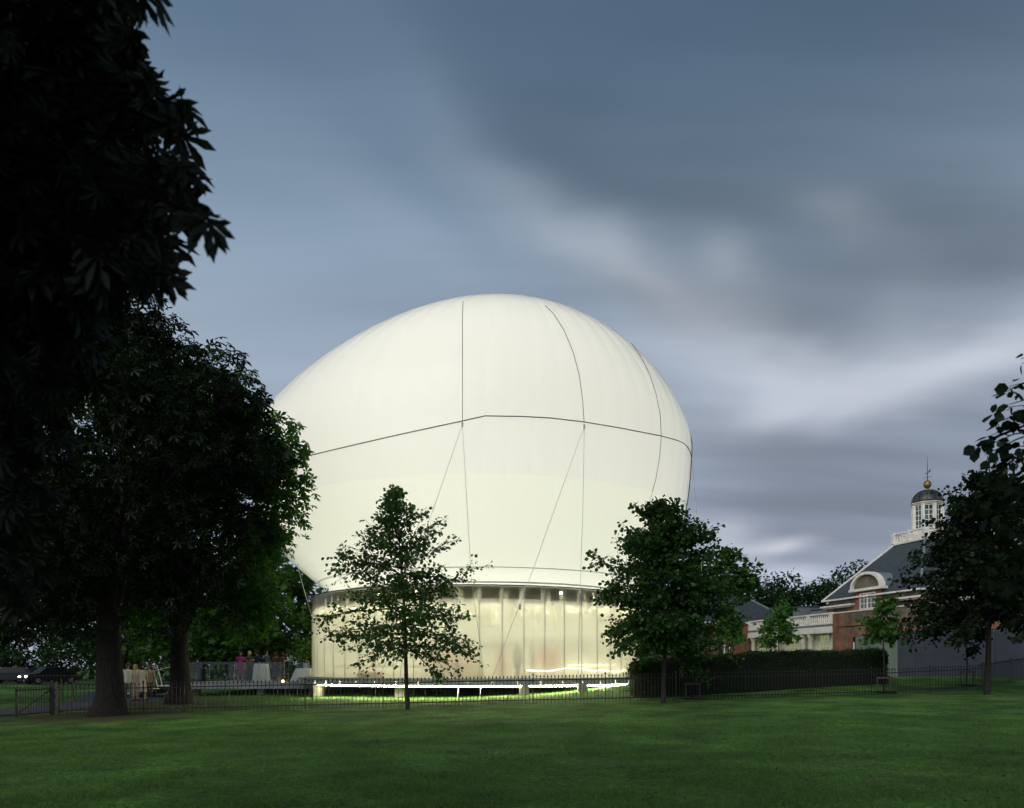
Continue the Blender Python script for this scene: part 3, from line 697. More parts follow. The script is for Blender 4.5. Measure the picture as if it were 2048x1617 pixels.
def table(px, d, top, foot, h, label, seed):
    x = xat(px, d); o = thing('cloth_table', (x, d, TZ), label, 'table')
    n = 64; mb = MB(); v = []; f = []
    prof = [(.0, h), (top*.6, h), (top*.97, h), (top, h-.02), (top+(foot-top)*.25, h*.75), (top+(foot-top)*.6, h*.4), (foot, .015)]
    for k, (r_, z) in enumerate(prof):
        for j in range(n):
            a = 2*pi*j/n; fold = max(0, k-2)/4*.055*(sin(13*a+seed)+.6*sin(7*a+2*seed))
            rr = r_+fold if r_ > 0 else 0.001; v.append((x+rr*cos(a), d+rr*sin(a), TZ+z))
    for k in range(len(prof)-1):
        for j in range(n): f.append((k*n+j, k*n+(j+1) % n, (k+1)*n+(j+1) % n, (k+1)*n+j))
    mb.add(v, f).build('tablecloth', clothm, o, smooth=True)
    MB().tube([(x, d, TZ), (x, d, TZ+h-.03)], .04, 10).build('leg', steel, o)
    return o
table(609, 44.0, .46, .72, .74, 'low white cloth table with flared skirt holding the potted plant', 1)
table(523, 43.2, .38, .42, 1.0, 'tall narrow table wrapped in hanging white cloth beside standing guests', 2)
table(1234, 36.4, .3, .34, .7, 'small white cloth table just inside the wall by the hedge', 3) if False else None
# potted plant on the low table
x, d = xat(611, 44.0), 44.0
pl = thing('potted_plant', (x, d, TZ+.74), 'leafy green plant in a clear glass pot on the flared white table', 'plant')
MB().lathe([(.11, .0), (.12, .02), (.14, .28), (.15, .30), (.12, .30), (.10, .04)], (x, d, TZ+.74), 18).build('pot', mat('pale_pot', (.45, .5, .5), .2), pl, smooth=True)
mb = MB(); pp = []; aa = []
for i in range(13):
    a = rng.random()*2*pi; e = Vector((x+.5*cos(a)*rng.random()-.1, d+.4*sin(a)*rng.random(), TZ+.74+.7+1.1*rng.random()))
    s0 = Vector((x, d, TZ+.98)); m1 = s0.lerp(e, .55)+Vector((0, 0, .15)); mb.tube([s0, m1, e], [.012, .008, .004], 5)
    for _ in range(34):
        q = m1.lerp(e, rng.random()*1.1)+Vector(rng.normal(size=3))*.13; pp.append(q); aa.append(Vector(rng.normal(size=3))+Vector((0, 0, -.4)))
mb.build('stem', barky, pl)
V, Fc = leaves(np.array(pp), np.array(aa), rdir(len(pp), 1.2), .14*(.6+.8*rng.random(len(pp))), t_maple()); npmesh('foliage', V, Fc, lm_maple, pl, off=wloc(pl))
# candle lantern on the terrace edge
c = P(566, 1364, 41.35)
cl = thing('candle_lantern', (c.x, c.y, TZ), 'small lit candle lantern on the terrace floor behind the glass guard', 'lantern')
MB().lathe([(.05, 0), (.055, .01), (.055, .1), (.05, .11)], (c.x, c.y, TZ), 12).build('candle', emat('candle_glow', (1, .62, .28), 30.0), cl)
MB().lathe([(.07, .0), (.075, -.0), (.075, .012), (.06, .012)], (c.x, c.y, TZ), 12).build('dish', steel, cl)
# steps up to the terrace
st = thing('steps', (-18.9, 40, gz(-18.9, 40)), 'pale open steps with thin white handrails climbing to the terrace', 'steps')
sz0 = gz(-19.5, 40)
for i in range(5):
    xa = -20.1+i*.55; za = sz0+.13*(i+1)
    MB().box(xa, xa+.62, 39.2, 41.6, za-.05, za).build('tread', whitep, st)
    MB().box(xa, xa+.5, 39.25, 41.55, max(gz(xa, 40)-.1, za-.20), za-.052).build('riser', mat('dark_riser', (.04, .04, .04), .8), st)
for y in (39.3, 41.5):
    for xa, za in ((-20.0, sz0+.13), (-18.9, sz0+.39), (-17.7, sz0+.65)):
        MB().tube([(xa, y, za-.02), (xa-.25, y, za+1.0)], .02, 6).build('rail_post', whitep, st)
    MB().tube([(-20.25, y, sz0+1.12), (-17.95, y, sz0+1.66)], .02, 6).build('handrail', whitep, st)

# ------------------------------------------------------------------ people
skin_t = [mat('skin_light', (.50, .30, .21), .55), mat('skin_tan', (.36, .20, .12), .55)]
def person(loc, hgt, yaw, label, top_c, low_c, hair_c, dress=False, group=None, arm='down', stride=.10, skin=0, hair_len=.12):
    k = hgt/1.75; root = thing('person', loc, label, 'person', group); root.rotation_euler = (0, 0, yaw)
    vv, ee, rr = [], [], []
    def V_(p, r_, par=None):
        vv.append(Vector(p)*k); rr.append(r_*k); i = len(vv)-1
        if par is not None: ee.append((par, i))
        return i
    dz = 0
    pel = V_((0, 0, .95), .115); sp = V_((0, .01, 1.12), .11, pel); ch = V_((0, .015, 1.32), .125, sp); nk0 = V_((0, .01, 1.46), .06, ch); nk = V_((0, -.005, 1.53), .05, nk0)
    hd = V_((0, -.02, 1.62), .075, nk); tp = V_((0, -.01, 1.70), .065, hd); V_((0, -.105, 1.60), .014, hd)
    armpts = {}
    for s in (-1, 1):
        hip = V_((.095*s, 0, .90), .085, pel); fy = -stride*s
        kn = V_((.10*s, fy*.6-.02, .50), .055, hip); an = V_((.105*s, fy+.03, .09), .036, kn); V_((.115*s, fy-.12, .03), .035, an)
        sh = V_((.175*s, .015, 1.41), .055, ch)
        if arm == 'fold' or (arm == 'hold' and s == 1): el_p, wr_p = (.25*s, -.02, 1.14), (.12*s, -.26, 1.18)
        elif arm == 'raise' and s == -1: el_p, wr_p = (.30*s, -.12, 1.22), (.26*s, -.30, 1.42)
        else: el_p, wr_p = (.235*s, .02, 1.13), (.25*s, -.05, .88)
        e_ = V_(el_p, .038, sh); w_ = V_(wr_p, .026, e_)
        d_ = (Vector(wr_p)-Vector(el_p)).normalized(); pm = V_(Vector(wr_p)+d_*.06, .03, w_)
        sd_ = d_.cross(Vector((0, -1, .2))).normalized()
        for q in range(4):
            ln = (.075, .085, .08, .06)[q]; b0 = Vector(wr_p)+d_*.10+sd_*(.022*(q-1.5)); f1 = V_(b0, .009, pm); V_(b0+d_*ln+Vector((0, -.02, 0)), .007, f1)
        tb = V_(Vector(wr_p)+d_*.04+sd_*.045, .010, w_); V_(Vector(wr_p)+d_*.09+sd_*.06+Vector((0, -.02, 0)), .008, tb)
        armpts[s] = [Vector((.150*s, .015, 1.42)), Vector((.19*s, .015, 1.38)), Vector(el_p), Vector(wr_p)-d_*.01]
    me = bpy.data.meshes.new('body'); me.from_pydata(vv, ee, [])
    tmp = bpy.data.objects.new('tmp_body', me); col.objects.link(tmp)
    md = tmp.modifiers.new('skin', 'SKIN'); md.branch_smoothing = .4
    for i, r_ in enumerate(rr):
        me.skin_vertices[0].data[i].radius = (r_, r_); me.skin_vertices[0].data[i].use_root = (i == 0)
    tmp.modifiers.new('sub', 'SUBSURF').levels = 1
    dg = bpy.context.evaluated_depsgraph_get(); m2_ = bpy.data.meshes.new_from_object(tmp.evaluated_get(dg))
    bpy.data.objects.remove(tmp); m2_.materials.clear(); m2_.materials.append(skin_t[skin]); m2_.shade_smooth()
    bo = bpy.data.objects.new('body', m2_); col.objects.link(bo); bo.parent = root
    def part(mb, name, m):
        o = mb.build(name, m, None, smooth=True, origin=(0, 0, 0)); o.parent = root; return o
    tm = mat('cloth_%d_%d_%d' % tuple(int(c*1000) for c in top_c), top_c, .85, noise=.12, nscale=9)
    lw_ = mat('cloth_%d_%d_%d' % tuple(int(c*1000) for c in low_c), low_c, .85, noise=.12, nscale=9)
    mb = MB()
    if dress:
        mb.lathe([(.22, .42), (.21, .55), (.19, .85), (.165, .98), (.135, 1.14), (.165, 1.32), (.12, 1.44), (.07, 1.47)], (0, 0.005, 0), 20, sx=1.05, sy=.80)
    else:
        mb.lathe([(.175, .80), (.185, .92), (.155, 1.12), (.19, 1.34), (.165, 1.42), (.08, 1.48), (.065, 1.49)], (0, 0.01, 0), 20, sx=1.05, sy=.74)
    for s in (-1, 1): mb.tube([p for p in armpts[s][:3]]+([] if dress else [armpts[s][3]]), [.062, .066, .052] if dress else [.066, .070, .055, .042], 10)
    mb.v = [tuple(Vector(p)*k) for p in mb.v]
    part(mb, 'dress' if dress else 'jacket', tm)
    if not dress:
        mb = MB()
        for s in (-1, 1): mb.tube([(.08*s, 0, .93), (.097*s, 0, .86), (.10*s, -stride*s*.6-.02, .50), (.105*s, -stride*s+.03, .10)], [.09, .105, .078, .062], 12)
        mb.v = [tuple(Vector(p)*k) for p in mb.v]; part(mb, 'trousers', lw_)
    for s in (-1, 1):
        mb = MB(); mb.tube([(.107*s, -stride*s+.06, .035), (.11*s, -stride*s-.05, .04), (.116*s, -stride*s-.16, .028)], [.045, .048, .03], 8)
        mb.v = [tuple(Vector(p)*k) for p in mb.v]; part(mb, 'shoe', mat('shoe_leather', (.02, .018, .016), .4))
    mb = MB(); hz = -hair_len
    mb.lathe([(.05, hz), (.092, hz+.03), (.102, .02), (.098, .07), (.07, .115), (.02, .13)], (0, .022, 1.635), 16)
    mb.v = [tuple(Vector(p)*k) for p in mb.v]; part(mb, 'hair', mat('hair_%d' % int(sum(hair_c)*1000), hair_c, .7))
    for s in (-1, 1):
        mb = MB(); mb.lathe([(.002, -.008), (.011, 0), (.002, .008)], (.03*s, -.097, 1.635), 8)
        mb.v = [tuple(Vector(p)*k) for p in mb.v]; part(mb, 'eye', mat('eye', (.03, .02, .02), .3))
    return root
dark = (.012, .012, .014); black_h = (.015, .011, .008); brown_h = (.07, .035, .015); blond = (.42, .30, .11)
GT = 'guests standing on the side terrace'
def tp_(px, d): return (xat(px, d), d, TZ)
person(tp_(481, 43.6), 1.68, .5, 'woman in magenta dress at the far end of the glass guard', (.25, .03, .13), dark, brown_h, dress=True, group=GT, hair_len=.2)
person(tp_(499, 44.4), 1.72, .2, 'blond guest in dark olive jacket next to the woman in magenta', (.05, .05, .025), dark, blond, group=GT, arm='fold', hair_len=.16)
person(tp_(514, 44.6), 1.76, -.6, 'dark-haired guest in navy jacket behind the tall narrow table', (.015, .018, .035), dark, black_h, group=GT, arm='hold')
person(tp_(533, 44.9), 1.78, .9, 'guest in grey-blue jacket with raised arm by the tall table', (.07, .08, .11), dark, black_h, group=GT, arm='raise')
person(tp_(552, 46.0), 1.70, 2.8, 'guest in brown jacket turned towards the trees', (.06, .035, .02), dark, brown_h, group=GT)
person(tp_(566, 46.6), 1.69, 2.2, 'guest in dark red jacket behind the candle lantern', (.10, .025, .02), dark, brown_h, group=GT, arm='fold')
person(tp_(582, 45.6), 1.72, -1.0, 'guest in pale green jacket left of the man in black suit', (.14, .18, .12), dark, black_h, group=GT, arm='fold')
person(tp_(604, 45.3), 1.72, 1.2, 'man in black suit and white shirt behind the potted plant', dark, dark, black_h, group=GT, arm='fold')
person(tp_(623, 45.0), 1.70, -1.4, 'guest in black coat between the potted plant and the pavilion wall', dark, dark, brown_h, group=GT)
GP = 'visitors walking on the path by the steps'
def pp_(px, d): x = xat(px, d); return (x, d, gz(x, d)+.035)
pale = (.55, .50, .42)
person(pp_(243, 36.2), 1.74, .4, 'visitor in cream jacket and pale trousers half behind the thick trunk', pale, (.5, .46, .38), brown_h, group=GP, stride=.2)
person(pp_(256, 35.4), 1.72, .7, 'visitor in white shirt and grey trousers on the path', (.6, .57, .5), (.16, .16, .17), brown_h, group=GP, stride=.16)
person(pp_(270, 36.2), 1.68, -.5, 'visitor in peach top and beige trousers on the path', (.55, .36, .25), (.42, .36, .27), blond, group=GP, stride=.2, hair_len=.2)
person(pp_(284, 35.8), 1.70, .9, 'visitor in long cream dress at the foot of the steps', pale, pale, black_h, dress=True, group=GP, stride=.12, hair_len=.2)
person(pp_(299, 37.6), 1.66, .3, 'visitor in tan jacket beside the bottom step', (.32, .24, .15), (.10, .10, .10), brown_h, group=GP)
person((xat(1034, 36.4), 36.4, DZ), 1.70, 2.6, 'guest in grey-blue jacket inside the pavilion below the white screen', (.16, .17, .21), (.05, .05, .06), brown_h, group='guests inside the pavilion')
person((xat(1062, 37.4), 37.4, DZ), 1.55, 1.4, 'shorter guest in dark blue jacket inside the pavilion', (.06, .07, .13), (.04, .04, .05), black_h, group='guests inside the pavilion')
person((xat(880, 40.5), 40.5, DZ), 1.70, .4, 'guest in red jacket inside the pavilion behind the handrail', (.4, .05, .04), (.05, .05, .05), brown_h, group='guests inside the pavilion', arm='fold')
person((xat(915, 41.5), 41.5, DZ), 1.72, -.8, 'guest in mustard jacket inside the pavilion behind the handrail', (.4, .28, .06), (.05, .05, .05), black_h, group='guests inside the pavilion', arm='hold')

# ------------------------------------------------------------------ iron railings and gate
fp = [Vector(p) for p in ((-15.75, 27.0, 0), (-.45, 29.0, 0), (10, 30.3, 0), (19.5, 32.5, 0), (24.2, 35.9, 0))]
fen = thing('iron_railing', (0, 29, gz(0, 29)), 'long black iron railing with ball-topped bars across the lawn', 'fence')
def fpath(s):
    for a, b2 in zip(fp[:-1], fp[1:]):
        ln = (b2-a).length
        if s <= ln: return a.lerp(b2, s/ln)
        s -= ln
    return fp[-1].copy()
tl = sum((b2-a).length for a, b2 in zip(fp[:-1], fp[1:])); FH = 1.08
mb = MB(); mb.tube([(0, 0, 0), (0, 0, FH-.09)], .0105, 6); mb.lathe([(.006, FH-.10), (.021, FH-.08), (.026, FH-.055), (.016, FH-.02), (.004, FH)], (0, 0, 0), 8)
barme = mb.build('bar', iron, None, origin=(0, 0, 0)); barme.parent = fen
mb = MB(); mb.tube([(0, 0, -.05), (0, 0, FH-.02)], .019, 8); mb.lathe([(.01, FH-.03), (.032, FH), (.036, FH+.025), (.02, FH+.06), (.004, FH+.075)], (0, 0, 0), 8)
postme = mb.build('post', iron, None, origin=(0, 0, 0)); postme.parent = fen
nbar = int(tl/.139); O = wloc(fen); prevp = None; rails = {.14: [], FH-.20: []}
for i in range(nbar+1):
    p = fpath(i*.139); z = gz(p.x, p.y)
    loc = (p.x-O.x, p.y-O.y, z-O.z-.012)
    src, nm_ = (postme, 'post') if i % 20 == 0 else (barme, 'bar')
    if (i == 0 and src is postme) or (i == 1 and src is barme): src.location = loc
    else: share(src, nm_, fen, loc)
    for k in rails: rails[k].append((p.x, p.y, z+k))
for k, pts in rails.items():
    for a in range(0, nbar, 20):
        mb = MB(); seg = pts[a:a+21]
        for q in range(0, len(seg)-1, 5): mb.bar(seg[q], seg[min(q+5, len(seg)-1)], .012, .034)
        mb.build('rail', iron, fen)
gp0 = fp[0]
gtw = thing('iron_gate', (gp0.x-.18, gp0.y, gz(gp0.x, gp0.y)), 'open black iron gate leaf hung on a thick post beside the path', 'gate')
za = gz(gp0.x, gp0.y)
MB().box(gp0.x-.27, gp0.x-.11, gp0.y-.08, gp0.y+.08, za-.1, za+1.12).lathe([(.02, 1.12), (.10, 1.13), (.06, 1.2), (.01, 1.22)], (gp0.x-.19, gp0.y, za), 8).build('gate_post', iron, gtw)
ga, gb = Vector((gp0.x-.27, gp0.y-.02, za)), Vector((gp0.x-.50, gp0.y-1.55, za-.02))
for i in range(13):
    p = ga.lerp(gb, (i+.6)/13); MB().tube([(p.x, p.y, p.z+.06), (p.x, p.y, p.z+1.0)], .010, 6).build('bar', iron, gtw)
for z in (.10, .90): MB().bar(ga+Vector((0, 0, z)), gb+Vector((0, 0, z)), .014, .04).build('rail', iron, gtw)
MB().bar(ga+Vector((0, 0, .88)), gb+Vector((0, 0, .12)), .014, .04).build('brace', iron, gtw)
MB().box(gb.x-.025, gb.x+.025, gb.y-.03, gb.y+.03, gb.z+.03, gb.z+1.02).build('stile', iron, gtw)
# far railing on the other side of the path
fr2 = thing('park_railing', (-34, 52, gz(-34, 52)), 'distant low black railing across the grass beyond the path', 'fence')
f2a, f2b = Vector((-44, 50, 0)), Vector((-24.5, 54, 0)); n2 = 90
mb = MB(); mb.tube([(0, 0, -.02), (0, 0, 1.05)], .014, 5); b0_ = mb.build('bar', iron, None, origin=(0, 0, 0)); b0_.parent = fr2; O2 = wloc(fr2)
for i in range(n2):
    p = f2a.lerp(f2b, i/(n2-1)); loc = (p.x-O2.x, p.y-O2.y, gz(p.x, p.y)-O2.z)
    if i == 0: b0_.location = loc
    else: share(b0_, 'bar', fr2, loc)
for z in (.12, .92): MB().bar((f2a.x, f2a.y, gz(f2a.x, f2a.y)+z), (f2b.x, f2b.y, gz(f2b.x, f2b.y)+z), .02, .04).build('rail', iron, fr2)
for i, (px, d, h_) in enumerate(((146, 36, 1.15), (123, 36.5, 1.1))):
    x = xat(px, d); mb = MB(); mb.tube([(x, d, gz(x, d)-.1), (x, d, gz(x, d)+h_-.05), (x, d, gz(x, d)+h_)], [.04, .04, .02], 8)
    tag(mb.build('timber_post', timber, None), ('taller' if i == 0 else 'shorter')+' pale timber post standing behind the railing near the gate', 'post')

# ------------------------------------------------------------------ cars on the far road
def car(px, d, yaw, paint, label, lights, tail):
    x = xat(px, d); z = gz(x, d)+.04; o = thing('car', (x, d, z), label, 'car', 'cars on the far road'); o.rotation_euler = (0, 0, yaw)
    def pt(mb, name, m, par=o, smooth=False):
        q = mb.build(name, m, None, smooth=smooth, origin=(0, 0, 0)); q.parent = par; return q
    prof = [(-2.1, .35), (-2.15, .62), (-1.95, .86), (-1.0, .95), (1.35, .96), (1.95, .88), (2.1, .6), (2.05, .32)]
    pt(MB().prism([(a, -.85, c) for a, c in prof], (0, 1.7, 0)), 'body', mat('paint_%d' % int(paint[2]*1000), paint, .25, spec=.5))
    cab = [(-1.15, .95), (-.55, 1.42), (.75, 1.45), (1.5, .95)]
    mb = MB(); n = len(cab); mb.add([(a, -.78 if c < 1 else -.62, c) for a, c in cab]+[(a, .78 if c < 1 else .62, c) for a, c in cab], [tuple(range(n)), tuple(reversed(range(n, 2*n)))]+[(i, n+i, n+(i+1) % n, (i+1) % n) for i in range(n)])
    pt(mb, 'cabin', mat('car_glass', (.012, .014, .016), .4, spec=.2))
    for a in (-1.3, 1.3):
        for s in (-1, 1):
            w_ = pt(MB().tube([(a, s*.72, .32), (a, s*.88, .32)], .32, 18), 'wheel', mat('tyre', (.015, .015, .015), .8))
            pt(MB().tube([(a, s*.875, .32), (a, s*.895, .32)], .19, 12), 'rim', steel, w_)
    for s in (-1, 1):
        pt(MB().lathe([(.02, -.08), (.10, -.05), (.11, .03), (.03, .08)], (-2.10, s*.6, .66), 10), 'headlight', emat('headlight_on', (1, .86, .62), 60.) if lights else mat('lens', (.5, .5, .5), .1))
        pt(MB().box(2.02, 2.09, s*.6-.13, s*.6+.13, .68, .80), 'tail_light', emat('tail_on', (1, .05, .02), 12.) if tail else mat('lens_red', (.3, .02, .02), .2))
car(25, 69, .25, (.012, .016, .03), 'dark blue car with its lights on at the far left of the road', True, True)
car(100, 66, .95, (.02, .02, .022), 'dark grey car with bright headlights behind the gate', True, False)
car(72, 71, .6, (.03, .03, .032), 'grey car with headlights on behind the dark grey car', True, False)

# ------------------------------------------------------------------ trees
off_bal = lambda p: np.hypot(p[:, 0]-(-2.6), p[:, 1]-43.7) > 13.6
bx, by = xat(217, 26.2), 26.2
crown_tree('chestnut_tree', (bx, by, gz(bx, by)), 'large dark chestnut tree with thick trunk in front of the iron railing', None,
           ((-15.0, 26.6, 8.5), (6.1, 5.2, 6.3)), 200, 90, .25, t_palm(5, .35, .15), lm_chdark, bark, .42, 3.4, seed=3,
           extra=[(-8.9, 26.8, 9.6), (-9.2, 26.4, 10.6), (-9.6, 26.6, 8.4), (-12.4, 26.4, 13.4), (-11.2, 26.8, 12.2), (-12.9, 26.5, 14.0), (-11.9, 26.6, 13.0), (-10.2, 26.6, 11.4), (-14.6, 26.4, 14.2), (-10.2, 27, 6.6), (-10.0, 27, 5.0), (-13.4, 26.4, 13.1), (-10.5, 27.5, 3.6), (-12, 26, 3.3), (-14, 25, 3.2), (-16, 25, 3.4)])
bx, by = xat(358, 33), 33
crown_tree('chestnut_tree', (bx, by, gz(bx, by)), 'chestnut tree behind the railing, its right side lit green by the balloon', None,
           ((-13.4, 32.4, 8.4), (4.9, 4.2, 6.2)), 150, 90, .27, t_palm(5, .35, .21), lm_chest, bark, .40, 3.0, seed=5, keep=off_bal,
           extra=[(-9.7, 30.9, 9.0), (-9.8, 30.9, 10.0), (-9.7, 30.8, 8.0), (-9.9, 30.9, 7.0), (-10.3, 31, 11.2), (-9.3, 30.7, 8.8), (-9.3, 30.7, 9.8), (-9.2, 30.8, 9.3), (-9.0, 30.9, 8.3), (-9.0, 30.8, 10.2), (-9.3, 30.8, 7.3), (-9.4, 30.9, 11.0), (-9.8, 31, 6.4), (-10.3, 31.5, 5.2), (-10.8, 31.6, 4.2), (-11, 31.5, 3.3)])
bx, by = -26, 36
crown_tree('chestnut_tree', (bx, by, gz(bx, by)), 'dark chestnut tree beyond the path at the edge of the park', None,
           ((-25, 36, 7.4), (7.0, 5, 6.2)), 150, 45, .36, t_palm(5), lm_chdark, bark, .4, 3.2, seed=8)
bx, by = -19.5, 59
for i, (x, d, h_, rx, label) in enumerate(((-17.6, 56, 9.5, 4.6, 'broad green tree behind the terrace guests'), (-24, 60, 12, 5.2, 'broad dark tree behind the steps'), (-12.6, 63, 9.0, 3.8, 'rounded tree just left of the pavilion wall'),
                                  (-33, 66, 11, 5.5, 'dark tree beyond the road end behind the thick trunk'), (-44, 84, 13, 6, 'dark tree beyond the cars on the road'), (-56, 80, 13, 6.5, 'wide dark tree behind the dark blue car'), (-31, 92, 13, 6, 'tall dark tree far beyond the gate'), (-66, 92, 14, 7, 'far dark tree where the road leaves the park'), (-38, 98, 9, 6, 'low bushy dark tree behind the grey car'), (-52, 96, 8, 6, 'low spreading dark tree between the far road trees'), (-24, 88, 9, 6, 'low dark tree glimpsed between the two thick trunks'))):
    crown_tree('park_tree', (x, d, gz(x, d)), label, 'trees behind the terrace and road', ((x, d, h_*.50), (rx*1.1, rx*.85, h_*.50)), 105, 48, .44, t_leafy() if i > 2 else t_maple(), lm_back if i < 3 else lm_far, bark, .25, 2.0, limbs=5, clump_r=(.9, 1.5), seed=20+i)

for i, (x, d, h_, rx, label) in enumerate(((-50, 78, 3.6, 5, 'low dark shrub mass behind the dark blue car'), (-58, 84, 4.2, 5, 'low dark shrub mass at the road bend'), (-38, 82, 3.8, 5, 'low dark shrub mass behind the gate'), (-28, 80, 4.0, 5, 'low dark shrub mass between the thick trunks'), (-68, 84, 4.2, 5.5, 'low dark shrub mass where the road leaves the park'))):
    crown_tree('shrub', (x, d, gz(x, d)), label, 'shrubs along the far road', ((x, d, h_*.45), (rx, 3, h_*.55)), 60, 40, .42, t_leafy(), lm_far, barky, .06, .5, limbs=5, clump_r=(.7, 1.1), seed=80+i)
def wide(f): return 3.2*(1-f)**.72*(.62+.38*min(1, f/.12))+.15
bx, d = xat(818, 26.7), 26.7
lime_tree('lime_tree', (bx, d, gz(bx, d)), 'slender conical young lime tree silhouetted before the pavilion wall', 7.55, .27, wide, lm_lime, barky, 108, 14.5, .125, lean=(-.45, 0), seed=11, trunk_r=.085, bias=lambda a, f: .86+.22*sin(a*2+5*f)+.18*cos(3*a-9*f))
bx, d = xat(1329, 27.9), 27.9
def wide2(f): return 2.6*(.74+.26*min(1, f/.28))*max(0, 1-f**1.9)**.85+.15
lime_tree('lime_tree', (bx, d, gz(bx, d)), 'dense full young lime tree standing where the hedge begins', 7.2, .30, wide2, lm_lime2, barky, 145, 22, .14, lean=(-.15, 0), seed=12, trunk_r=.095, bias=lambda a, f: .96+.13*sin(a*2+3*f)+.10*cos(3*a-11*f))
bx, d = xat(1974, 30.2), 30.2
def wide3(f): return 3.2*(1-f)**.5*(.75+.25*min(1, f/.15))+.2
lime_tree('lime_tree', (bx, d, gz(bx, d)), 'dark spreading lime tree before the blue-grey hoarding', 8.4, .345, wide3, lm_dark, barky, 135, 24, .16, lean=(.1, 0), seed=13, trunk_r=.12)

# overhanging chestnut whose trunk stands left of the view
def near_tree(name, base, label, clumps, templ, lsize, lm, dens, fork, seed, droop, tr, canopy=()):
    r = np.random.default_rng(seed); root = thing(name, base, label, 'tree'); B = Vector(base); mb = MB(); top = B+Vector((0, 0, fork))
    mb.tube([B-Vector((0, 0, .1)), B+Vector((0, 0, .3)), B+Vector((0, 0, fork*.5)), top, top+Vector((-.3, .2, 2.5))], [tr*1.7, tr*1.15, tr, tr*.9, tr*.4], 14)
    pos = []; axs = []
    for c_, rad_, n_ in canopy:
        mb.tube([top+Vector((0, 0, 1.2)), top.lerp(Vector(c_), .5)+Vector((0, 0, .8)), Vector(c_)], [tr*.3, tr*.16, .02], 6)
        for _ in range(n_):
            q = Vector(r.normal(size=3)).normalized()*rad_*r.random()**.4; pos.append(Vector(c_)+Vector((q.x, q.y, q.z*.6))); axs.append(q.normalized()*.6+Vector((r.normal()*.4, r.normal()*.4, -.5)))
    for px, py, d, rad, n in clumps:
        c = P(px, py, d); s0 = top+Vector((0, 0, .2+r.random()*1.6)); m1 = s0.lerp(c, .6)+Vector((0, 0, .35+.25*r.random()))
        mb.tube([s0, m1, c+Vector((0, 0, rad*.5))], [tr*.06, tr*.028, .004], 6)
        for _ in range(max(2, int(rad*5))):
            e = c+Vector(r.normal(size=3))*rad*.5; mb.tube([m1.lerp(c, .7), m1.lerp(e, .85)+Vector((0, 0, .05)), e], [.012, .008, .004], 5)
        for _ in range(n):
            q = Vector(r.normal(size=3)).normalized()*rad*r.random()**.45; pos.append(c+Vector((q.x, q.y, q.z*.9)))
            axs.append(q.normalized()*.5+Vector((r.normal()*.4, r.normal()*.4, droop)))
    mb.build('trunk', mat('shade_tone_bark', (.004, .004, .0035), 1., bump=.5, spec=.05), root, smooth=True)  # bark blackened, the shade on the near branches put into its colour
    pos = np.array(pos); axs = np.array(axs); nm = r.normal(size=(len(pos), 3))*.6; nm[:, 2] += .7
    V, Fc = leaves(pos, axs, nm, lsize*(.65+.6*r.random(len(pos))), templ); npmesh('crown', V, Fc, lm, root, off=base)
canopy = []; rc = np.random.default_rng(77)
while len(canopy) < 90:      # the tree's unseen crown above and behind the camera, added to shade the lawn
    u_ = rc.normal(size=3); u_ /= np.linalg.norm(u_); c_ = np.array((-4.5, 1.5, 9.5))+u_*np.array((9.0, 9.5, 4.2))*(.45+.55*rc.random())
    if c_[2] < 4.2 or (c_[1] > -1.2 and c_[2]-EYE < 1.02*(c_[1]+1.4)+1.6 and c_[0] > -.75*max(0, c_[1])-2.4): continue
    canopy.append((tuple(c_), 1.25, 60))
near = [(0, 120, 6.4, 1.0, 560), (100, 130, 5.9, .5, 200), (190, 100, 5.6, .28, 46), (150, 10, 5.6, .4, 80), (225, 15, 5.4, .16, 14), (240, 120, 5.4, .14, 12), (262, 75, 5.3, .06, 4), (40, 340, 6.0, .95, 520), (170, 290, 5.7, .48, 160), (275, 215, 5.4, .24, 34), (325, 210, 5.2, .13, 11), (355, 255, 5.1, .09, 6), (310, 165, 5.2, .05, 3),
        (230, 390, 5.3, .38, 84), (320, 370, 5.1, .2, 24), (355, 330, 5.0, .09, 6), (370, 415, 4.8, .09, 7), (400, 435, 4.4, .04, 3), (422, 450, 4.2, .02, 2), (100, 500, 5.9, .6, 240), (245, 495, 5.2, .22, 34), (305, 490, 5.1, .12, 9), (325, 535, 5.0, .07, 5), (280, 548, 4.9, .07, 5), (205, 540, 5.3, .10, 8),
        (30, 640, 6.2, .7, 280), (95, 660, 6.6, .42, 90), (15, 840, 7.2, .6, 150), (10, 1000, 7.4, .45, 70), (15, 1140, 7.6, .4, 55), (285, -12, 4.6, .06, 4), (310, -8, 4.5, .03, 1)]
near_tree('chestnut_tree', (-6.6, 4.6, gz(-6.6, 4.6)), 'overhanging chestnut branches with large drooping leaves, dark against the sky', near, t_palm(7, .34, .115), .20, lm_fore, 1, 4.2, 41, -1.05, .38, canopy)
nearr = [(2045, 800, 8.6, .28, 34), (2010, 830, 8.6, .16, 12), (1995, 885, 8.4, .22, 26), (1955, 890, 8.2, .09, 6), (2035, 900, 8.6, .35, 70), (2040, 1000, 9.0, .5, 160), (1985, 945, 8.6, .13, 9), (2050, 1130, 9.4, .6, 200), (2052, 720, 8.6, .08, 4), (2020, 780, 8.5, .08, 5), (2055, 1230, 9.6, .35, 60)]
near_tree('lime_tree', (9.6, 8.4, gz(9.6, 8.4)), 'lime branches with round leaves reaching in beside the gallery cupola', nearr, t_round(), .125, lm_dark, 1, 3.2, 43, -.35, .2)

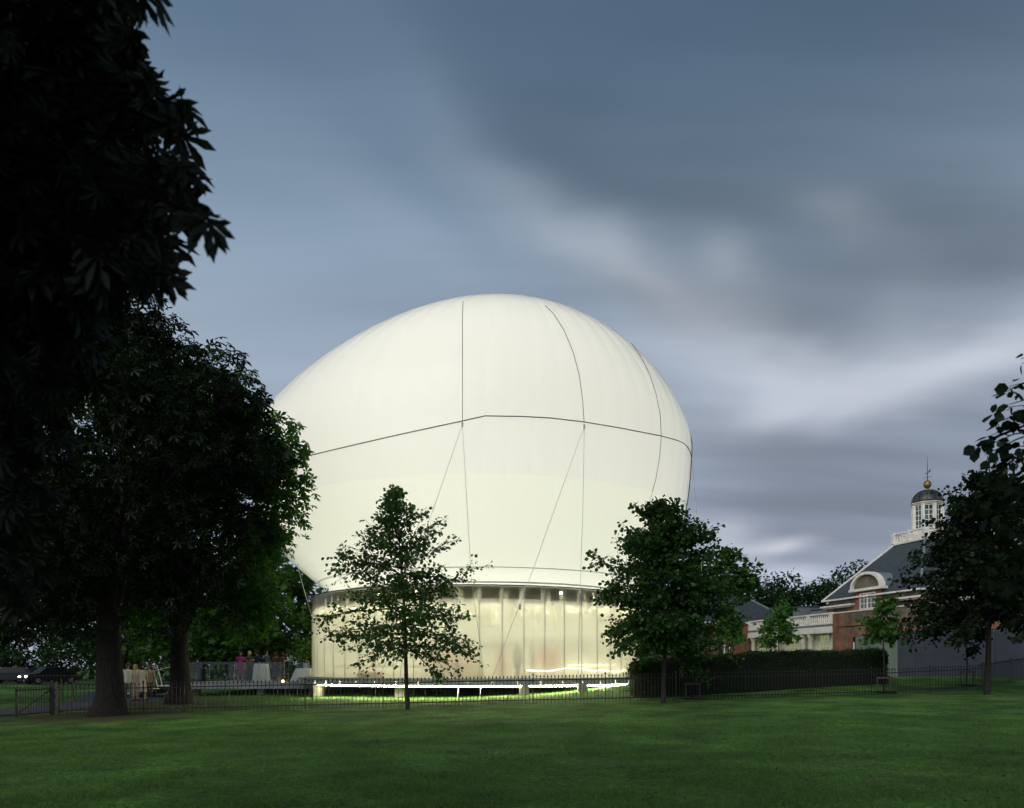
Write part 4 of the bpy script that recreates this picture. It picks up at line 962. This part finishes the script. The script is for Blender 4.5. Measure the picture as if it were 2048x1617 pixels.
# saplings tied to timber frames
def sapling(px, d, h_, cr, label, seed, frame=True, cz=.78):
    r = np.random.default_rng(seed); x = xat(px, d); z = gz(x, d); root = thing('maple_sapling', (x, d, z), label, 'tree', 'staked maple saplings by the hedge'); B = Vector((x, d, z))
    mb = MB(); mb.tube([B, B+Vector((.03, 0, h_*.3)), B+Vector((-.02, 0, h_*.6)), B+Vector((0, 0, h_*.97))], [.035, .03, .024, .006], 8)
    pos = []; ax = []
    for i in range(20):
        a = i*2.4; t_ = .55+.42*r.random(); s = B+Vector((0, 0, h_*t_)); e = s+Vector((cos(a)*cr*(.5+.5*r.random())*(1.35-t_), sin(a)*cr*(.5+.5*r.random())*(1.35-t_), .12*h_*(r.random()-.15)))
        mb.tube([s, s.lerp(e, .5)+Vector((0, 0, .06)), e], [.012, .008, .004], 5)
        for _ in range(34):
            q = s.lerp(e, .25+.8*r.random())+Vector(r.normal(size=3))*.15; pos.append(q); ax.append((e-s).normalized()*.4+Vector(r.normal(size=3))*.5+Vector((0, 0, -.5)))
    mb.build('trunk', barky, root, smooth=True)
    V, Fc = leaves(np.array(pos), np.array(ax), rdir(len(pos), 1.1), .20*(.6+.7*r.random(len(pos))), t_maple()); npmesh('crown', V, Fc, lm_maple, root, off=(x, d, z))
    if frame:
        o = thing('tree_stake', (x, d, z), 'low timber frame staking '+frame, 'stake', 'timber frames at the saplings')
        for s in (-1, 1): MB().tube([(x+s*.28, d-.05, z-.05), (x+s*.28, d-.05, z+.62)], .032, 8).build('stake', timber, o)
        MB().box(x-.33, x+.33, d-.09, d-.05, z+.55, z+.63).build('crossbar', timber, o)
        MB().lathe([(.02, -.02), (.45, -.01), (.5, .012), (.35, .02), (.02, .03)], (x, d, z+.012), 20).build('soil_mound', soil, o)
sapling(1385, 30.9, 3.3, 1.1, 'maple sapling before the hedge beside the dense lime tree', 31, 'the sapling beside the dense lime tree')
sapling(1456, 38.0, 3.4, 1.3, 'maple sapling behind the hedge before the small white window', 32, False)
sapling(1558, 33.9, 3.5, 1.35, 'broad maple sapling in front of the gallery columns', 33, 'the sapling in front of the gallery columns')
sapling(1767, 32.3, 3.85, 1.25, 'bright maple sapling standing where the hedge ends at the hoarding', 34, 'the sapling where the hedge ends')
sapling(1933, 34.0, 3.2, 1.0, 'thin maple sapling under the dark lime tree', 35, 'the sapling under the dark lime tree')
bx, d = xat(1440, 47), 47
crown_tree('plane_tree', (bx, d, gz(bx, d)), 'light green tree rising behind the dense lime tree and hedge', None, ((bx-.1, d, 7.1), (2.5, 2.0, 1.6)), 40, 46, .34, t_maple(), lm_back, barky, .14, 2.6, limbs=6, clump_r=(.5, .95), seed=51)
bx, d = xat(1330, 50), 50
crown_tree('plane_tree', (bx, d, gz(bx, d)), 'green shrubby tree between the pavilion and the brick wing', None, ((bx, d, 3.2), (2.0, 1.8, 1.8)), 34, 40, .30, t_maple(), lm_back, barky, .10, 1.4, limbs=5, clump_r=(.5, .9), seed=52)
for i, (px, d, top, rx, label) in enumerate(((1490, 96, 1150, 4.5, 'dark tree rising behind the slate wing roof'), (1562, 98, 1142, 2.6, 'pointed dark tree with a tall tip behind the roof boxes'), (1600, 104, 1165, 5.5, 'rounded dark tree behind the white balustrade'), (1660, 100, 1140, 4.6, 'bushy tree against the left edge of the big roof'), (1705, 104, 1125, 4.8, 'taller bushy tree behind the big roof hip'), (1420, 100, 1165, 6, 'wide dark tree far behind the light green tree'))):
    x = xat(px, d); zt = EYE+(HZ-top)/F*d; z0 = gz(x, d); h_ = zt-z0
    crown_tree('park_tree', (x, d, z0), label, 'trees behind the gallery', ((x, d, z0+h_*.55), (rx, rx*.8, h_*.43)), 70, 46, .50, t_leafy(), lm_far, bark, .28, 2.2, limbs=5, clump_r=(.8, 1.4), seed=60+i)

# ------------------------------------------------------------------ clipped hedge
hp = [((5.0, 32.2), 1.42), ((6.0, 32.3), 1.46), ((10.5, 33.7), 1.62), ((16.0, 35.4), 1.50), ((16.9, 35.7), 1.42)]
hed = thing('hedge', (10, 33.5, gz(10, 33.5)), 'dark clipped hedge with rounded ends running before the gallery', 'hedge')
sec = []
for i in range(60):
    s = i/59*(len(hp)-1); j = min(len(hp)-2, int(s)); u = s-j
    p = Vector((*hp[j][0], 0)).lerp(Vector((*hp[j+1][0], 0)), u); h_ = hp[j][1]*(1-u)+hp[j+1][1]*u; sec.append((p, h_))
mb = MB(); o = 0; nn = 11; v = []; f = []
SV = []; SN = []
for i, (p, h_) in enumerate(sec):
    d_ = (sec[min(i+1, 59)][0]-sec[max(i-1, 0)][0]).normalized(); s_ = Vector((-d_.y, d_.x, 0)); endf = min(1, .55+i/6, .55+(59-i)/6)
    z0 = gz(p.x, p.y)
    for k in range(nn):
        a = pi*k/(nn-1); cx_ = cos(a); q = abs(cx_)**.35*(1 if cx_ > 0 else -1); hz_ = sin(a)**.35 if 0 < k < nn-1 else 0
        w_ = Vector((p.x, p.y, z0))+s_*q*.62*endf+Vector((0, 0, -.05+h_*hz_*(.9+.1*endf)*(1+.014*sin(i*.9)+.012*sin(i*.37+2)+.008*sin(i*2.3)))); v.append(w_); SN.append((s_.x*q, s_.y*q, hz_)); 
for i in range(59):
    for k in range(nn-1): f.append((i*nn+k, i*nn+k+1, (i+1)*nn+k+1, (i+1)*nn+k))
f += [tuple(range(nn)), tuple(reversed(range(59*nn, 60*nn)))]
mb.add(v, f).build('branches', mat('hedge_core', (.012, .018, .009), 1.), hed)
SVn = np.array([tuple(q) for q in v]).reshape(60, nn, 3); SNn = np.array(SN).reshape(60, nn, 3)
nl = 42000; ii = rng.random(nl)*58.99; kk = rng.random(nl)*(nn-1.01); i0 = ii.astype(int); k0_ = kk.astype(int); fi = (ii-i0)[:, None]; fk = (kk-k0_)[:, None]
bil = lambda A: A[i0, k0_]*(1-fi)*(1-fk)+A[i0+1, k0_]*fi*(1-fk)+A[i0, k0_+1]*(1-fi)*fk+A[i0+1, k0_+1]*fi*fk
pos = bil(SVn); nrm = bil(SNn)+1e-4
pos = pos+nrm*(rng.random(nl)[:, None]*.06+.02*np.sin(pos[:, :1]*5)+.09*(rng.random(nl)[:, None] < .05))
e0 = rng.random(nl) < .04; pos[e0] = SVn[0, 5]*.0+SVn[0][rng.integers(0, nn, e0.sum())]*.7+SVn[0].mean(0)*.3+rng.normal(size=(e0.sum(), 3))*.10
e1 = rng.random(nl) < .04; pos[e1] = SVn[59][rng.integers(0, nn, e1.sum())]*.7+SVn[59].mean(0)*.3+rng.normal(size=(e1.sum(), 3))*.10
V, Fc = leaves(pos, nrm+rng.normal(size=(nl, 3))*.7, rng.normal(size=(nl, 3)), .055*(.6+.9*rng.random(nl)), t_leafy()); npmesh('foliage', V, Fc, lm_hedge, hed, off=wloc(hed))

# ------------------------------------------------------------------ brick gallery with cupola
E1 = Vector((.234, -.972, 0)); E2 = Vector((.972, .234, 0)); GC = Vector((29.96, 56.0, 0)); HB = 4.92
def G(t_, s_, z): return GC+E1*t_+E2*s_+Vector((0, 0, z))
S1 = -HB-2.5           # plane of the lower front wall and loggia
def tpx(px):           # distance along the front wall seen at a photo column
    k = (px-1024)/F; return (54.26*k-22.75)/(.234+.972*k)
def brickmat(name, c1, c2, mortar):
    m = bpy.data.materials.new(name); m.use_nodes = True; t = m.node_tree; b = t.nodes['Principled BSDF']; b.inputs['Roughness'].default_value = .9
    c = t.nodes.new('ShaderNodeTexCoord'); d = t.nodes.new('ShaderNodeVectorMath'); d.operation = 'DOT_PRODUCT'; d.inputs[1].default_value = tuple(E1+E2)
    sp_ = t.nodes.new('ShaderNodeSeparateXYZ'); cb = t.nodes.new('ShaderNodeCombineXYZ')
    t.links.new(c.outputs['Object'], d.inputs[0]); t.links.new(c.outputs['Object'], sp_.inputs[0]); t.links.new(d.outputs['Value'], cb.inputs[0]); t.links.new(sp_.outputs[2], cb.inputs[1])
    br = t.nodes.new('ShaderNodeTexBrick'); br.inputs['Scale'].default_value = 1; br.inputs['Brick Width'].default_value = .24; br.inputs['Row Height'].default_value = .08; br.inputs['Mortar Size'].default_value = .010
    br.inputs['Color1'].default_value = (*c1, 1); br.inputs['Color2'].default_value = (*c2, 1); br.inputs['Mortar'].default_value = (*mortar, 1)
    n = t.nodes.new('ShaderNodeTexNoise'); n.inputs['Scale'].default_value = 1.4; n.inputs['Detail'].default_value = 6; t.links.new(c.outputs['Object'], n.inputs[0])
    r = t.nodes.new('ShaderNodeValToRGB'); r.color_ramp.elements[0].color = (.55, .55, .55, 1); r.color_ramp.elements[1].color = (1.2, 1.2, 1.2, 1); r.color_ramp.elements[0].position = .3; r.color_ramp.elements[1].position = .7; t.links.new(n.outputs[0], r.inputs[0])
    mx = t.nodes.new('ShaderNodeMix'); mx.data_type = 'RGBA'; mx.blend_type = 'MULTIPLY'; mx.inputs[0].default_value = 1; t.links.new(br.outputs[0], mx.inputs[6]); t.links.new(r.outputs[0], mx.inputs[7]); t.links.new(mx.outputs[2], b.inputs['Base Color'])
    t.links.new(cb.outputs[0], br.inputs[0]); return m
redb = brickmat('red_brick', (.35, .115, .065), (.25, .08, .05), (.25, .2, .15))
greyb = brickmat('grey_brick', (.20, .165, .11), (.13, .11, .08), (.22, .2, .16))
slate = mat('slate', (.055, .068, .075), .55, noise=.3, nscale=2.5, bump=.6, bscale=14, stretch=(1, 1, 5))
lead = mat('lead_sheet', (.20, .22, .25), .5, noise=.15, nscale=2)
stone = mat('cream_stone', (.78, .73, .62), .75, noise=.12, nscale=2)
wglass = mat('window_glass', (.10, .12, .09), .06, spec=.8, noise=.3, nscale=.8)
wglow = bpy.data.materials.new('lit_window_glass'); wglow.use_nodes = True
b = wglow.node_tree.nodes['Principled BSDF']; b.inputs['Base Color'].default_value = (.08, .1, .06, 1); b.inputs['Roughness'].default_value = .08; b.inputs['Emission Color'].default_value = (.55, .62, .30, 1); b.inputs['Emission Strength'].default_value = .35
gal = thing('gallery', (*GC.xy, gz(GC.x, GC.y)), 'red brick gallery with slate hipped roof, white trim and domed cupola', 'building')
GZ = .9
def GB(name, m, t0, t1, s0, s1, z0, z1, par=None, bevel=False):
    return MB().box(t0, t1, s0, s1, z0, z1, T=G).build(name, m, par or gal)
def window(Wf, u0, u1, z0, z1, nx_, nz_, gm, par=None, mullion=True, name='window'):
    """Wf(u, out, z): out is towards the viewer side of the wall"""
    fw = .07; mb = MB()
    T = lambda u, o, z: Wf(u, o, z)
    mb.box(u0, u0+fw, -.03, .05, z0, z1, T); mb.box(u1-fw, u1, -.03, .05, z0, z1, T); mb.box(u0+fw, u1-fw, -.03, .05, z1-fw, z1, T); mb.box(u0+fw, u1-fw, -.03, .06, z0, z0+fw, T)
    if mullion: um = (u0+u1)/2; mb.box(um-.05, um+.05, -.03, .052, z0+fw, z1-fw, T)
    wo_ = mb.build(name, whitep, par or gal)
    a, b_ = u0+fw, u1-fw; c, d = z0+fw, z1-fw; mb = MB()
    for i in range(1, nx_):
        u = a+(b_-a)*i/nx_
        if mullion and i*2 == nx_: continue
        mb.box(u-.017, u+.017, -.01, .035, c, d, T)
    for j in range(1, nz_): z = c+(d-c)*j/nz_; mb.box(a, b_, -.012, .033, z-.017, z+.017, T)
    mb.build('glazing_bars', whitep, wo_)
    for i in range(nx_):
        for j in range(nz_):
            ua, ub = a+(b_-a)*i/nx_, a+(b_-a)*(i+1)/nx_; za_, zb_ = c+(d-c)*j/nz_, c+(d-c)*(j+1)/nz_
            tl_ = (random.random()-.5)*.008
            MB().add([T(ua, tl_, za_), T(ub, -tl_, za_), T(ub, -tl_*.5, zb_), T(ua, tl_, zb_), T(ua, tl_-.015, za_), T(ub, -tl_-.015, za_), T(ub, -tl_*.5-.015, zb_), T(ua, tl_-.015, zb_)], [(0, 1, 2, 3), (4, 7, 6, 5), (0, 3, 7, 4), (1, 5, 6, 2), (0, 4, 5, 1), (3, 2, 6, 7)]).build('pane', gm, wo_)
    return wo_
# main block
GB('wall', greyb, -HB+.2, HB-.2, -HB+.2, HB-.2, GZ, 6.62)
for a, b_ in ((-HB+.1, -HB+1.0), (-2.5, -1.45), (1.45, 2.5), (HB-1.0, HB-.1)):
    GB('pilaster', redb, a, b_, -HB+.08, -HB+.5, GZ, 6.10)
    GB('pilaster', redb, b_ and a, b_, HB-.5, HB-.08, GZ, 6.10) if False else None
GB('pilaster', redb, HB-.5, HB-.08, -HB+.6, -HB+1.6, GZ, 6.10)
for t0, t1 in ((-HB-.25, -1.62), (1.62, HB+.25)):
    GB('cornice', whitep, t0, t1, -HB-.25, -HB+.3, 6.12, 6.24); GB('cornice', whitep, t0+.12, t1-.12, -HB-.12, -HB+.3, 6.02, 6.118)
GB('cornice', whitep, HB-.3, HB+.25, -HB+.302, HB, 6.12, 6.24)
LP = 3.07/2
ez, pz = 6.66, 10.55; e = HB+.12; pts = [G(-e, -e, ez), G(e, -e, ez), G(e, e, ez), G(-e, e, ez), G(-LP, -LP, pz), G(LP, -LP, pz), G(LP, LP, pz), G(-LP, LP, pz)]
roof = MB().hexa(pts).build('roof', slate, gal)
for i in range(4):
    a, b_ = pts[i], pts[i+4]; MB().tube([a.lerp(b_, -.01)+Vector((0, 0, .03)), b_+Vector((0, 0, .03))], .075, 8).build('hip_flashing', lead if i == 1 else whitep if i == 0 else lead, roof)
GB('gutter', whitep, -e-.06, e+.06, -e-.08, -e+.06, ez-.06, ez+.05)
GB('gutter', whitep, e-.06, e+.08, -e+.07, e, ez-.06, ez+.05)
# roof platform and balustrade
GB('platform', stone, -LP-.1, LP+.1, -LP-.1, LP+.1, pz-.02, pz+.10)
def baluster_run(A, B_, z0, z1, n, par, posts=True, prof=.05):
    d_ = (B_-A); 
    for i in range(n):
        c = A+d_*((i+.5)/n); h_ = z1-z0; c = Vector((c.x, c.y, z0))
        MB().lathe([(prof*1.1, 0), (prof*1.1, h_*.08), (prof*.55, h_*.14), (prof*1.15, h_*.36), (prof*.6, h_*.72), (prof*.5, h_*.88), (prof, h_*.93), (prof, h_)], c, 8).build('baluster', whitep, par, smooth=True)
bal2 = MB().box(-LP-.06, LP+.06, -LP-.06, -LP+.10, pz+.10, pz+.20, T=G).build('upper_balustrade', whitep, gal)
def rail_side(f0, n, z0, z1, wd, par):
    pass
c4 = [(-LP, -LP), (LP, -LP), (LP, LP), (-LP, LP)]
for i in range(4):
    a, b_ = c4[i], c4[(i+1) % 4]; A, B_ = G(*a, 0), G(*b_, 0); m_ = (A+B_)/2
    if i: MB().bar(A+Vector((0, 0, pz+.15)), B_+Vector((0, 0, pz+.15)), .16, .10).build('plinth', whitep, bal2)
    MB().bar(A+Vector((0, 0, pz+.80)), B_+Vector((0, 0, pz+.80)), .17, .09).build('coping', whitep, bal2)
    for q in (A, m_): 
        MB().bar(q+Vector((0, 0, pz+.101)), q+Vector((0, 0, pz+.88)), .30 if q is A else .26, None).build('pedestal', whitep, bal2)
    baluster_run(A.lerp(m_, .16), A.lerp(m_, .86), pz+.2, pz+.76, 4, bal2, prof=.055); baluster_run(m_.lerp(B_, .14), m_.lerp(B_, .84), pz+.2, pz+.76, 4, bal2, prof=.055)
# cupola
CR = .98; cz0, cz1 = pz+.10, 13.40
cup = MB().lathe([(CR+.10, .0), (CR+.10, .50), (CR+.02, .56), (CR-.10, .57), (CR-.10, .60)], (GC.x, GC.y, cz0), 8).build('cupola', whitep, gal)
rot0 = .39
def oct_(i, r_=CR): a = 2*pi*i/8; return Vector((GC.x+r_*cos(a), GC.y+r_*sin(a), 0))
for i in range(8):
    a, b_ = oct_(i), oct_(i+1); MB().bar(a+Vector((0, 0, cz0+.55)), a+Vector((0, 0, cz1-.16)), .17, .17).build('corner_post', whitep, cup)
    dv = (b_-a); ln = dv.length; dv.normalize(); outv = Vector((dv.y, -dv.x, 0))
    W = lambda u, o, z, a=a, dv=dv, outv=outv: a+dv*u+outv*(o-.04)+Vector((0, 0, z))
    MB().box(.07, ln-.07, -.06, .03, cz0+.56, cz0+.72, T=W).build('apron', whitep, cup)
    fw = .05; z0, z1 = cz0+.73, cz1-.2; u0, u1 = .085, ln-.085; mb = MB()
    mb.box(u0, u0+fw, -.02, .03, z0, z1, W); mb.box(u1-fw, u1, -.02, .03, z0, z1, W); mb.box((u0+u1)/2-.02, (u0+u1)/2+.02, -.02, .025, z0, z1, W)
    for j in range(6): z = z0+(z1-z0-.04)*j/5; mb.box(u0+fw, u1-fw, -.015, .02, z, z+.04, W)
    mb.build('window_frame', whitep, cup)
    for q in range(2):
        for j in range(5):
            ua = u0+fw+(u1-u0-2*fw)*q/2; ub = u0+fw+(u1-u0-2*fw)*(q+1)/2; za_ = z0+(z1-z0)*j/5; zb_ = z0+(z1-z0)*(j+1)/5
            MB().box(ua, ub, -.006, .002, za_, zb_, W).build('pane', glassm, cup)
MB().lathe([(CR+.04, 0), (CR+.06, .06), (CR+.16, .12), (CR+.16, .17), (CR+.05, .19)], (GC.x, GC.y, cz1-.16), 8).build('cornice', stone, cup)
dome = MB().lathe([((CR+.02)*cos(u*pi/2)**.85+.02, .93*sin(u*pi/2)) for u in np.linspace(0, .98, 12)], (GC.x, GC.y, cz1+.03), 32).build('dome', mat('dark_lead', (.07, .075, .08), .35, noise=.2, nscale=3, metallic=.4), gal, smooth=True)
for i in range(12):
    a = 2*pi*i/12; MB().tube([(GC.x+((CR+.03)*cos(u*pi/2)**.85+.03)*cos(a), GC.y+((CR+.03)*cos(u*pi/2)**.85+.03)*sin(a), cz1+.03+.94*sin(u*pi/2)) for u in np.linspace(0, .97, 10)], .025, 5).build('rib', mat('rib_lead', (.03, .035, .04), .5), dome)
fin = MB().lathe([(.16, 0), (.10, .06), (.08, .14), (.12, .18), (.20, .25), (.26, .36), (.275, .46), (.25, .58), (.17, .69), (.05, .745), (.02, .76)], (GC.x, GC.y, cz1+.93), 20).build('finial_ball', mat('gilding', (.34, .23, .09), .5, metallic=.8, noise=.3, nscale=6), gal, smooth=True)
vz = cz1+1.66; MB().tube([(GC.x, GC.y, vz), (GC.x, GC.y, vz+.8), (GC.x, GC.y, vz+1.75)], [.03, .02, .006], 6).build('spindle', iron, fin)
MB().bar((GC.x-.34, GC.y, vz+.18), (GC.x+.36, GC.y, vz+.30), .02).bar((GC.x, GC.y-.34, vz+.2), (GC.x, GC.y+.34, vz+.28), .02).build('compass_arms', iron, fin)
MB().prism([(GC.x-.28, GC.y-.01, vz+.46), (GC.x+.02, GC.y-.01, vz+.58), (GC.x+.3, GC.y-.01, vz+.88), (GC.x+.16, GC.y-.01, vz+.78), (GC.x+.24, GC.y-.01, vz+.70), (GC.x-.02, GC.y-.01, vz+.50)], (0, .02, 0)).build('vane', iron, fin)
# dormer with segmental pediment
dor = GB('dormer', redb, -1.35, 1.35, -HB-.05, -HB+2.2, 5.5, 7.02)
window(lambda u, o, z: G(u, -HB-.06-o, z), -.80, .80, 5.72, 6.86, 4, 3, wglass, dor)
GB('pediment_base', whitep, -1.72, 1.72, -HB-.32, -HB+.2, 7.02, 7.20, dor)
arc = [(1.62*cos(a), 7.20+1.14*sin(a)) for a in np.linspace(0, pi, 21)]; arc2 = [(1.42*cos(a), 7.20+.96*sin(a)) for a in np.linspace(0, pi, 21)]
mb = MB()
for i in range(20):
    (a, za_), (b_, zb_), (c, zc_), (d, zd_) = arc[i], arc[i+1], arc2[i+1], arc2[i]
    mb.hexa([G(d, -HB-.30, zd_), G(a, -HB-.30, za_), G(a, -HB+.1, za_), G(d, -HB+.1, zd_), G(c, -HB-.30, zc_), G(b_, -HB-.30, zb_), G(b_, -HB+.1, zb_), G(c, -HB+.1, zc_)])
mb.build('arched_hood', whitep, dor)
MB().prism([G(a, -HB-.10, z) for a, z in arc2], E2*.3).build('tympanum', greyb, dor)
MB().prism([G(a*.97, -HB+.102, z-.03) for a, z in arc], E2*2.4).build('barrel_roof', lead, dor)
# lower front wall with parapet
T1 = tpx(1667)
GB('wall', greyb, T1, 14, S1, S1+.5, GZ, 5.36)
GB('coping', stone, T1-.05, 14.05, S1-.06, S1+.56, 5.36, 5.44)
for a, b_ in ((T1-.02, T1+1.25), (tpx(1697), tpx(1700)), (tpx(1735), tpx(1745))): GB('brick_pier', redb, a, b_, S1-.05, S1+.2, 4.66, 5.355)
GB('brick_band', redb, T1-.02, 14, S1-.09, S1+.2, 4.42, 4.655); GB('brick_pier', redb, T1-.02, T1+1.25, S1-.05, S1+.2, GZ, 4.415)
GB('brick_band', redb, tpx(1697), 14, S1-.07, S1+.2, 3.65, 4.05); GB('brick_pier', redb, tpx(1697), tpx(1707), S1-.06, S1+.2, GZ, 3.645)
GB('doorway', mat('dark_doorway', (.02, .018, .016), .9), tpx(1707), tpx(1716), S1-.045, S1+.2, GZ, 3.64)  # solid dark block, the shade inside the opening given as its colour
GB('door_jamb', whitep, tpx(1708), tpx(1710.5), S1-.06, S1-.046, GZ, 3.3)
# loggia with columns, windows and balustrade
T0 = tpx(1497)
GB('loggia_wall', stone, T0, T1, S1+.55, S1+.9, GZ, 4.05)
GB('entablature', whitep, T0, T1-.03, S1-.10, S1+.9, 4.05, 4.42); GB('frieze', stone, T0, T1-.03, S1-.05, S1+.9, 4.425, 4.52); GB('slate_strip', lead, T0, T1-.03, S1-.06, S1+.9, 4.525, 4.66)
lb = GB('lower_balustrade', whitep, T0, T1-.03, S1-.08, S1+.12, 4.665, 4.76)
GB('coping', whitep, T0, T1-.03, S1-.09, S1+.13, 5.38, 5.48, lb)
piers = [T0+.15, tpx(1540), tpx(1578), tpx(1618), T1-.2]
for p in piers: GB('pedestal', whitep, p-.17, p+.17, S1-.085, S1+.125, 4.762, 5.378, lb)
for a, b_ in zip(piers[:-1], piers[1:]): baluster_run(G(a+.25, S1+.02, 0), G(b_-.25, S1+.02, 0), 4.76, 5.38, max(4, int((b_-a)/.27)), lb, prof=.075)
for px in (1503, 1541, 1553, 1603, 1617):
    c = G(tpx(px), S1+.18, GZ)
    MB().lathe([(.26, 0), (.26, .15), (.21, .2), (.20, 1.2), (.165, 2.85), (.2, 2.9), (.23, 2.96), (.25, 3.0), (.25, 3.148)], c, 16).build('column', stone, gal, smooth=True)
for a, b_ in ((1509, 1527), (1530, 1537), (1566, 1584), (1587, 1597), (1627, 1647), (1650, 1662)):
    window(lambda u, o, z: G(u, S1+.548-o, z), tpx(a), tpx(b_), 1.5, 3.98, 3 if b_-a > 14 else 2, 6, wglow, None, mullion=False)
# far wing with slate hip roof
TW = T0; s_l = S1-7.2; s_r = S1+4.2
GB('wall', greyb, TW-6, TW-.02, s_l, s_r, GZ, 5.25)
for s0, s1 in ((S1-1.6, S1-.02), (S1-3.9, S1-3.2), (S1-7.25, S1-6.3)): GB('brick_pier', redb, TW-.3, TW+.03, s0, s1, GZ, 5.2)
GB('brick_band', redb, TW-.3, TW+.05, S1-7.22, S1-.02, 4.3, 4.6)
window(lambda u, o, z: G(TW+o+.01, u, z), S1-2.75, S1-1.75, 2.3, 3.45, 2, 2, wglass)
GB('window_surround', redb, TW-.3, TW+.02, S1-3.1, S1-1.62, 3.46, 3.95)
GB('cornice', whitep, TW-6.1, TW+.25, s_l-.25, s_r+.25, 5.25, 5.40)
MB().add([G(TW+.2, s_l-.2, 5.4), G(TW+.2, s_r+.2, 5.4), G(TW-6.1, s_r+.2, 5.4), G(TW-6.1, s_l-.2, 5.4), G(TW-2.9, S1-3.6, 8.15), G(TW-2.9, S1+.55, 8.15)], [(0, 1, 5, 4), (1, 2, 5), (2, 3, 4, 5), (3, 0, 4), (0, 3, 2, 1)]).build('roof', slate, gal)
for a, b_ in (((TW+.2, s_r+.2, 5.4), (TW-2.9, S1+.55, 8.15)), ((TW+.2, s_l-.2, 5.4), (TW-2.9, S1-3.6, 8.15)), ((TW-2.9, S1-3.6, 8.15), (TW-2.9, S1+.55, 8.15)), ((TW-6.1, s_r+.2, 5.4), (TW-2.9, S1+.55, 8.15))): MB().tube([G(*a)+Vector((0, 0, .02)), G(*b_)+Vector((0, 0, .02))], .09, 8).build('ridge', lead, gal)
# flat-roofed link and rooflights behind the loggia
GB('wall', greyb, T0-.02, -HB+.2, S1+.91, 3.5, GZ, 5.0)
for a, b_, s0, zt in ((-9.6, -8.3, -4.6, 6.5), (-8.0, -5.6, -4.0, 6.15), (-5.4, -5.05, -3.6, 5.8)): 
    GB('rooflight', lead, a, b_, s0, s0+2.4, 5.0, zt); GB('rooflight_cap', slate, a-.06, b_+.06, s0-.06, s0+2.46, zt+.002, zt+.09)

# ------------------------------------------------------------------ hoarding
hom = mat('blue_grey_hoarding', (.055, .063, .085), .65, noise=.10, nscale=1.2)
hog = mat('lit_tone_hoarding', (.20, .25, .22), .7, noise=.12, nscale=1.5, stretch=(1, 1, .3))  # light on the side run put into a paler, greener colour
ho = thing('hoarding', (xat(1790, 40), 40, gz(xat(1790, 40), 40)), 'tall plain blue-grey hoarding around the end of the gallery', 'hoarding')
def hrun(A, B_, n, m, h_):
    A = Vector(A); B_ = Vector(B_); d_ = (B_-A).normalized(); s_ = Vector((-d_.y, d_.x, 0))*.03
    for i in range(n):
        a = A.lerp(B_, i/n)+d_*.004; b_ = A.lerp(B_, (i+1)/n)-d_*.004; z0 = min(gz(a.x, a.y), gz(b_.x, b_.y))-.05; zt = h_
        MB().hexa([a-s_+Vector((0, 0, z0)), b_-s_+Vector((0, 0, z0)), b_+s_+Vector((0, 0, z0)), a+s_+Vector((0, 0, z0)), a-s_+Vector((0, 0, zt)), b_-s_+Vector((0, 0, zt)), b_+s_+Vector((0, 0, zt)), a+s_+Vector((0, 0, zt))]).build('panel', m, ho)
hrun((xat(1712, 46.7), 46.7, 0), (xat(1790, 40), 40, 0), 6, hog, 3.42)
hrun((xat(1790, 40)+.03, 39.97, 0), (xat(2160, 37.4), 37.4, 0), 9, hom, 3.42)
x = xat(1790, 40); MB().box(x-.06, x+.06, 39.85, 39.96, gz(x, 40)-.05, 3.46).build('corner_post', hog, ho)
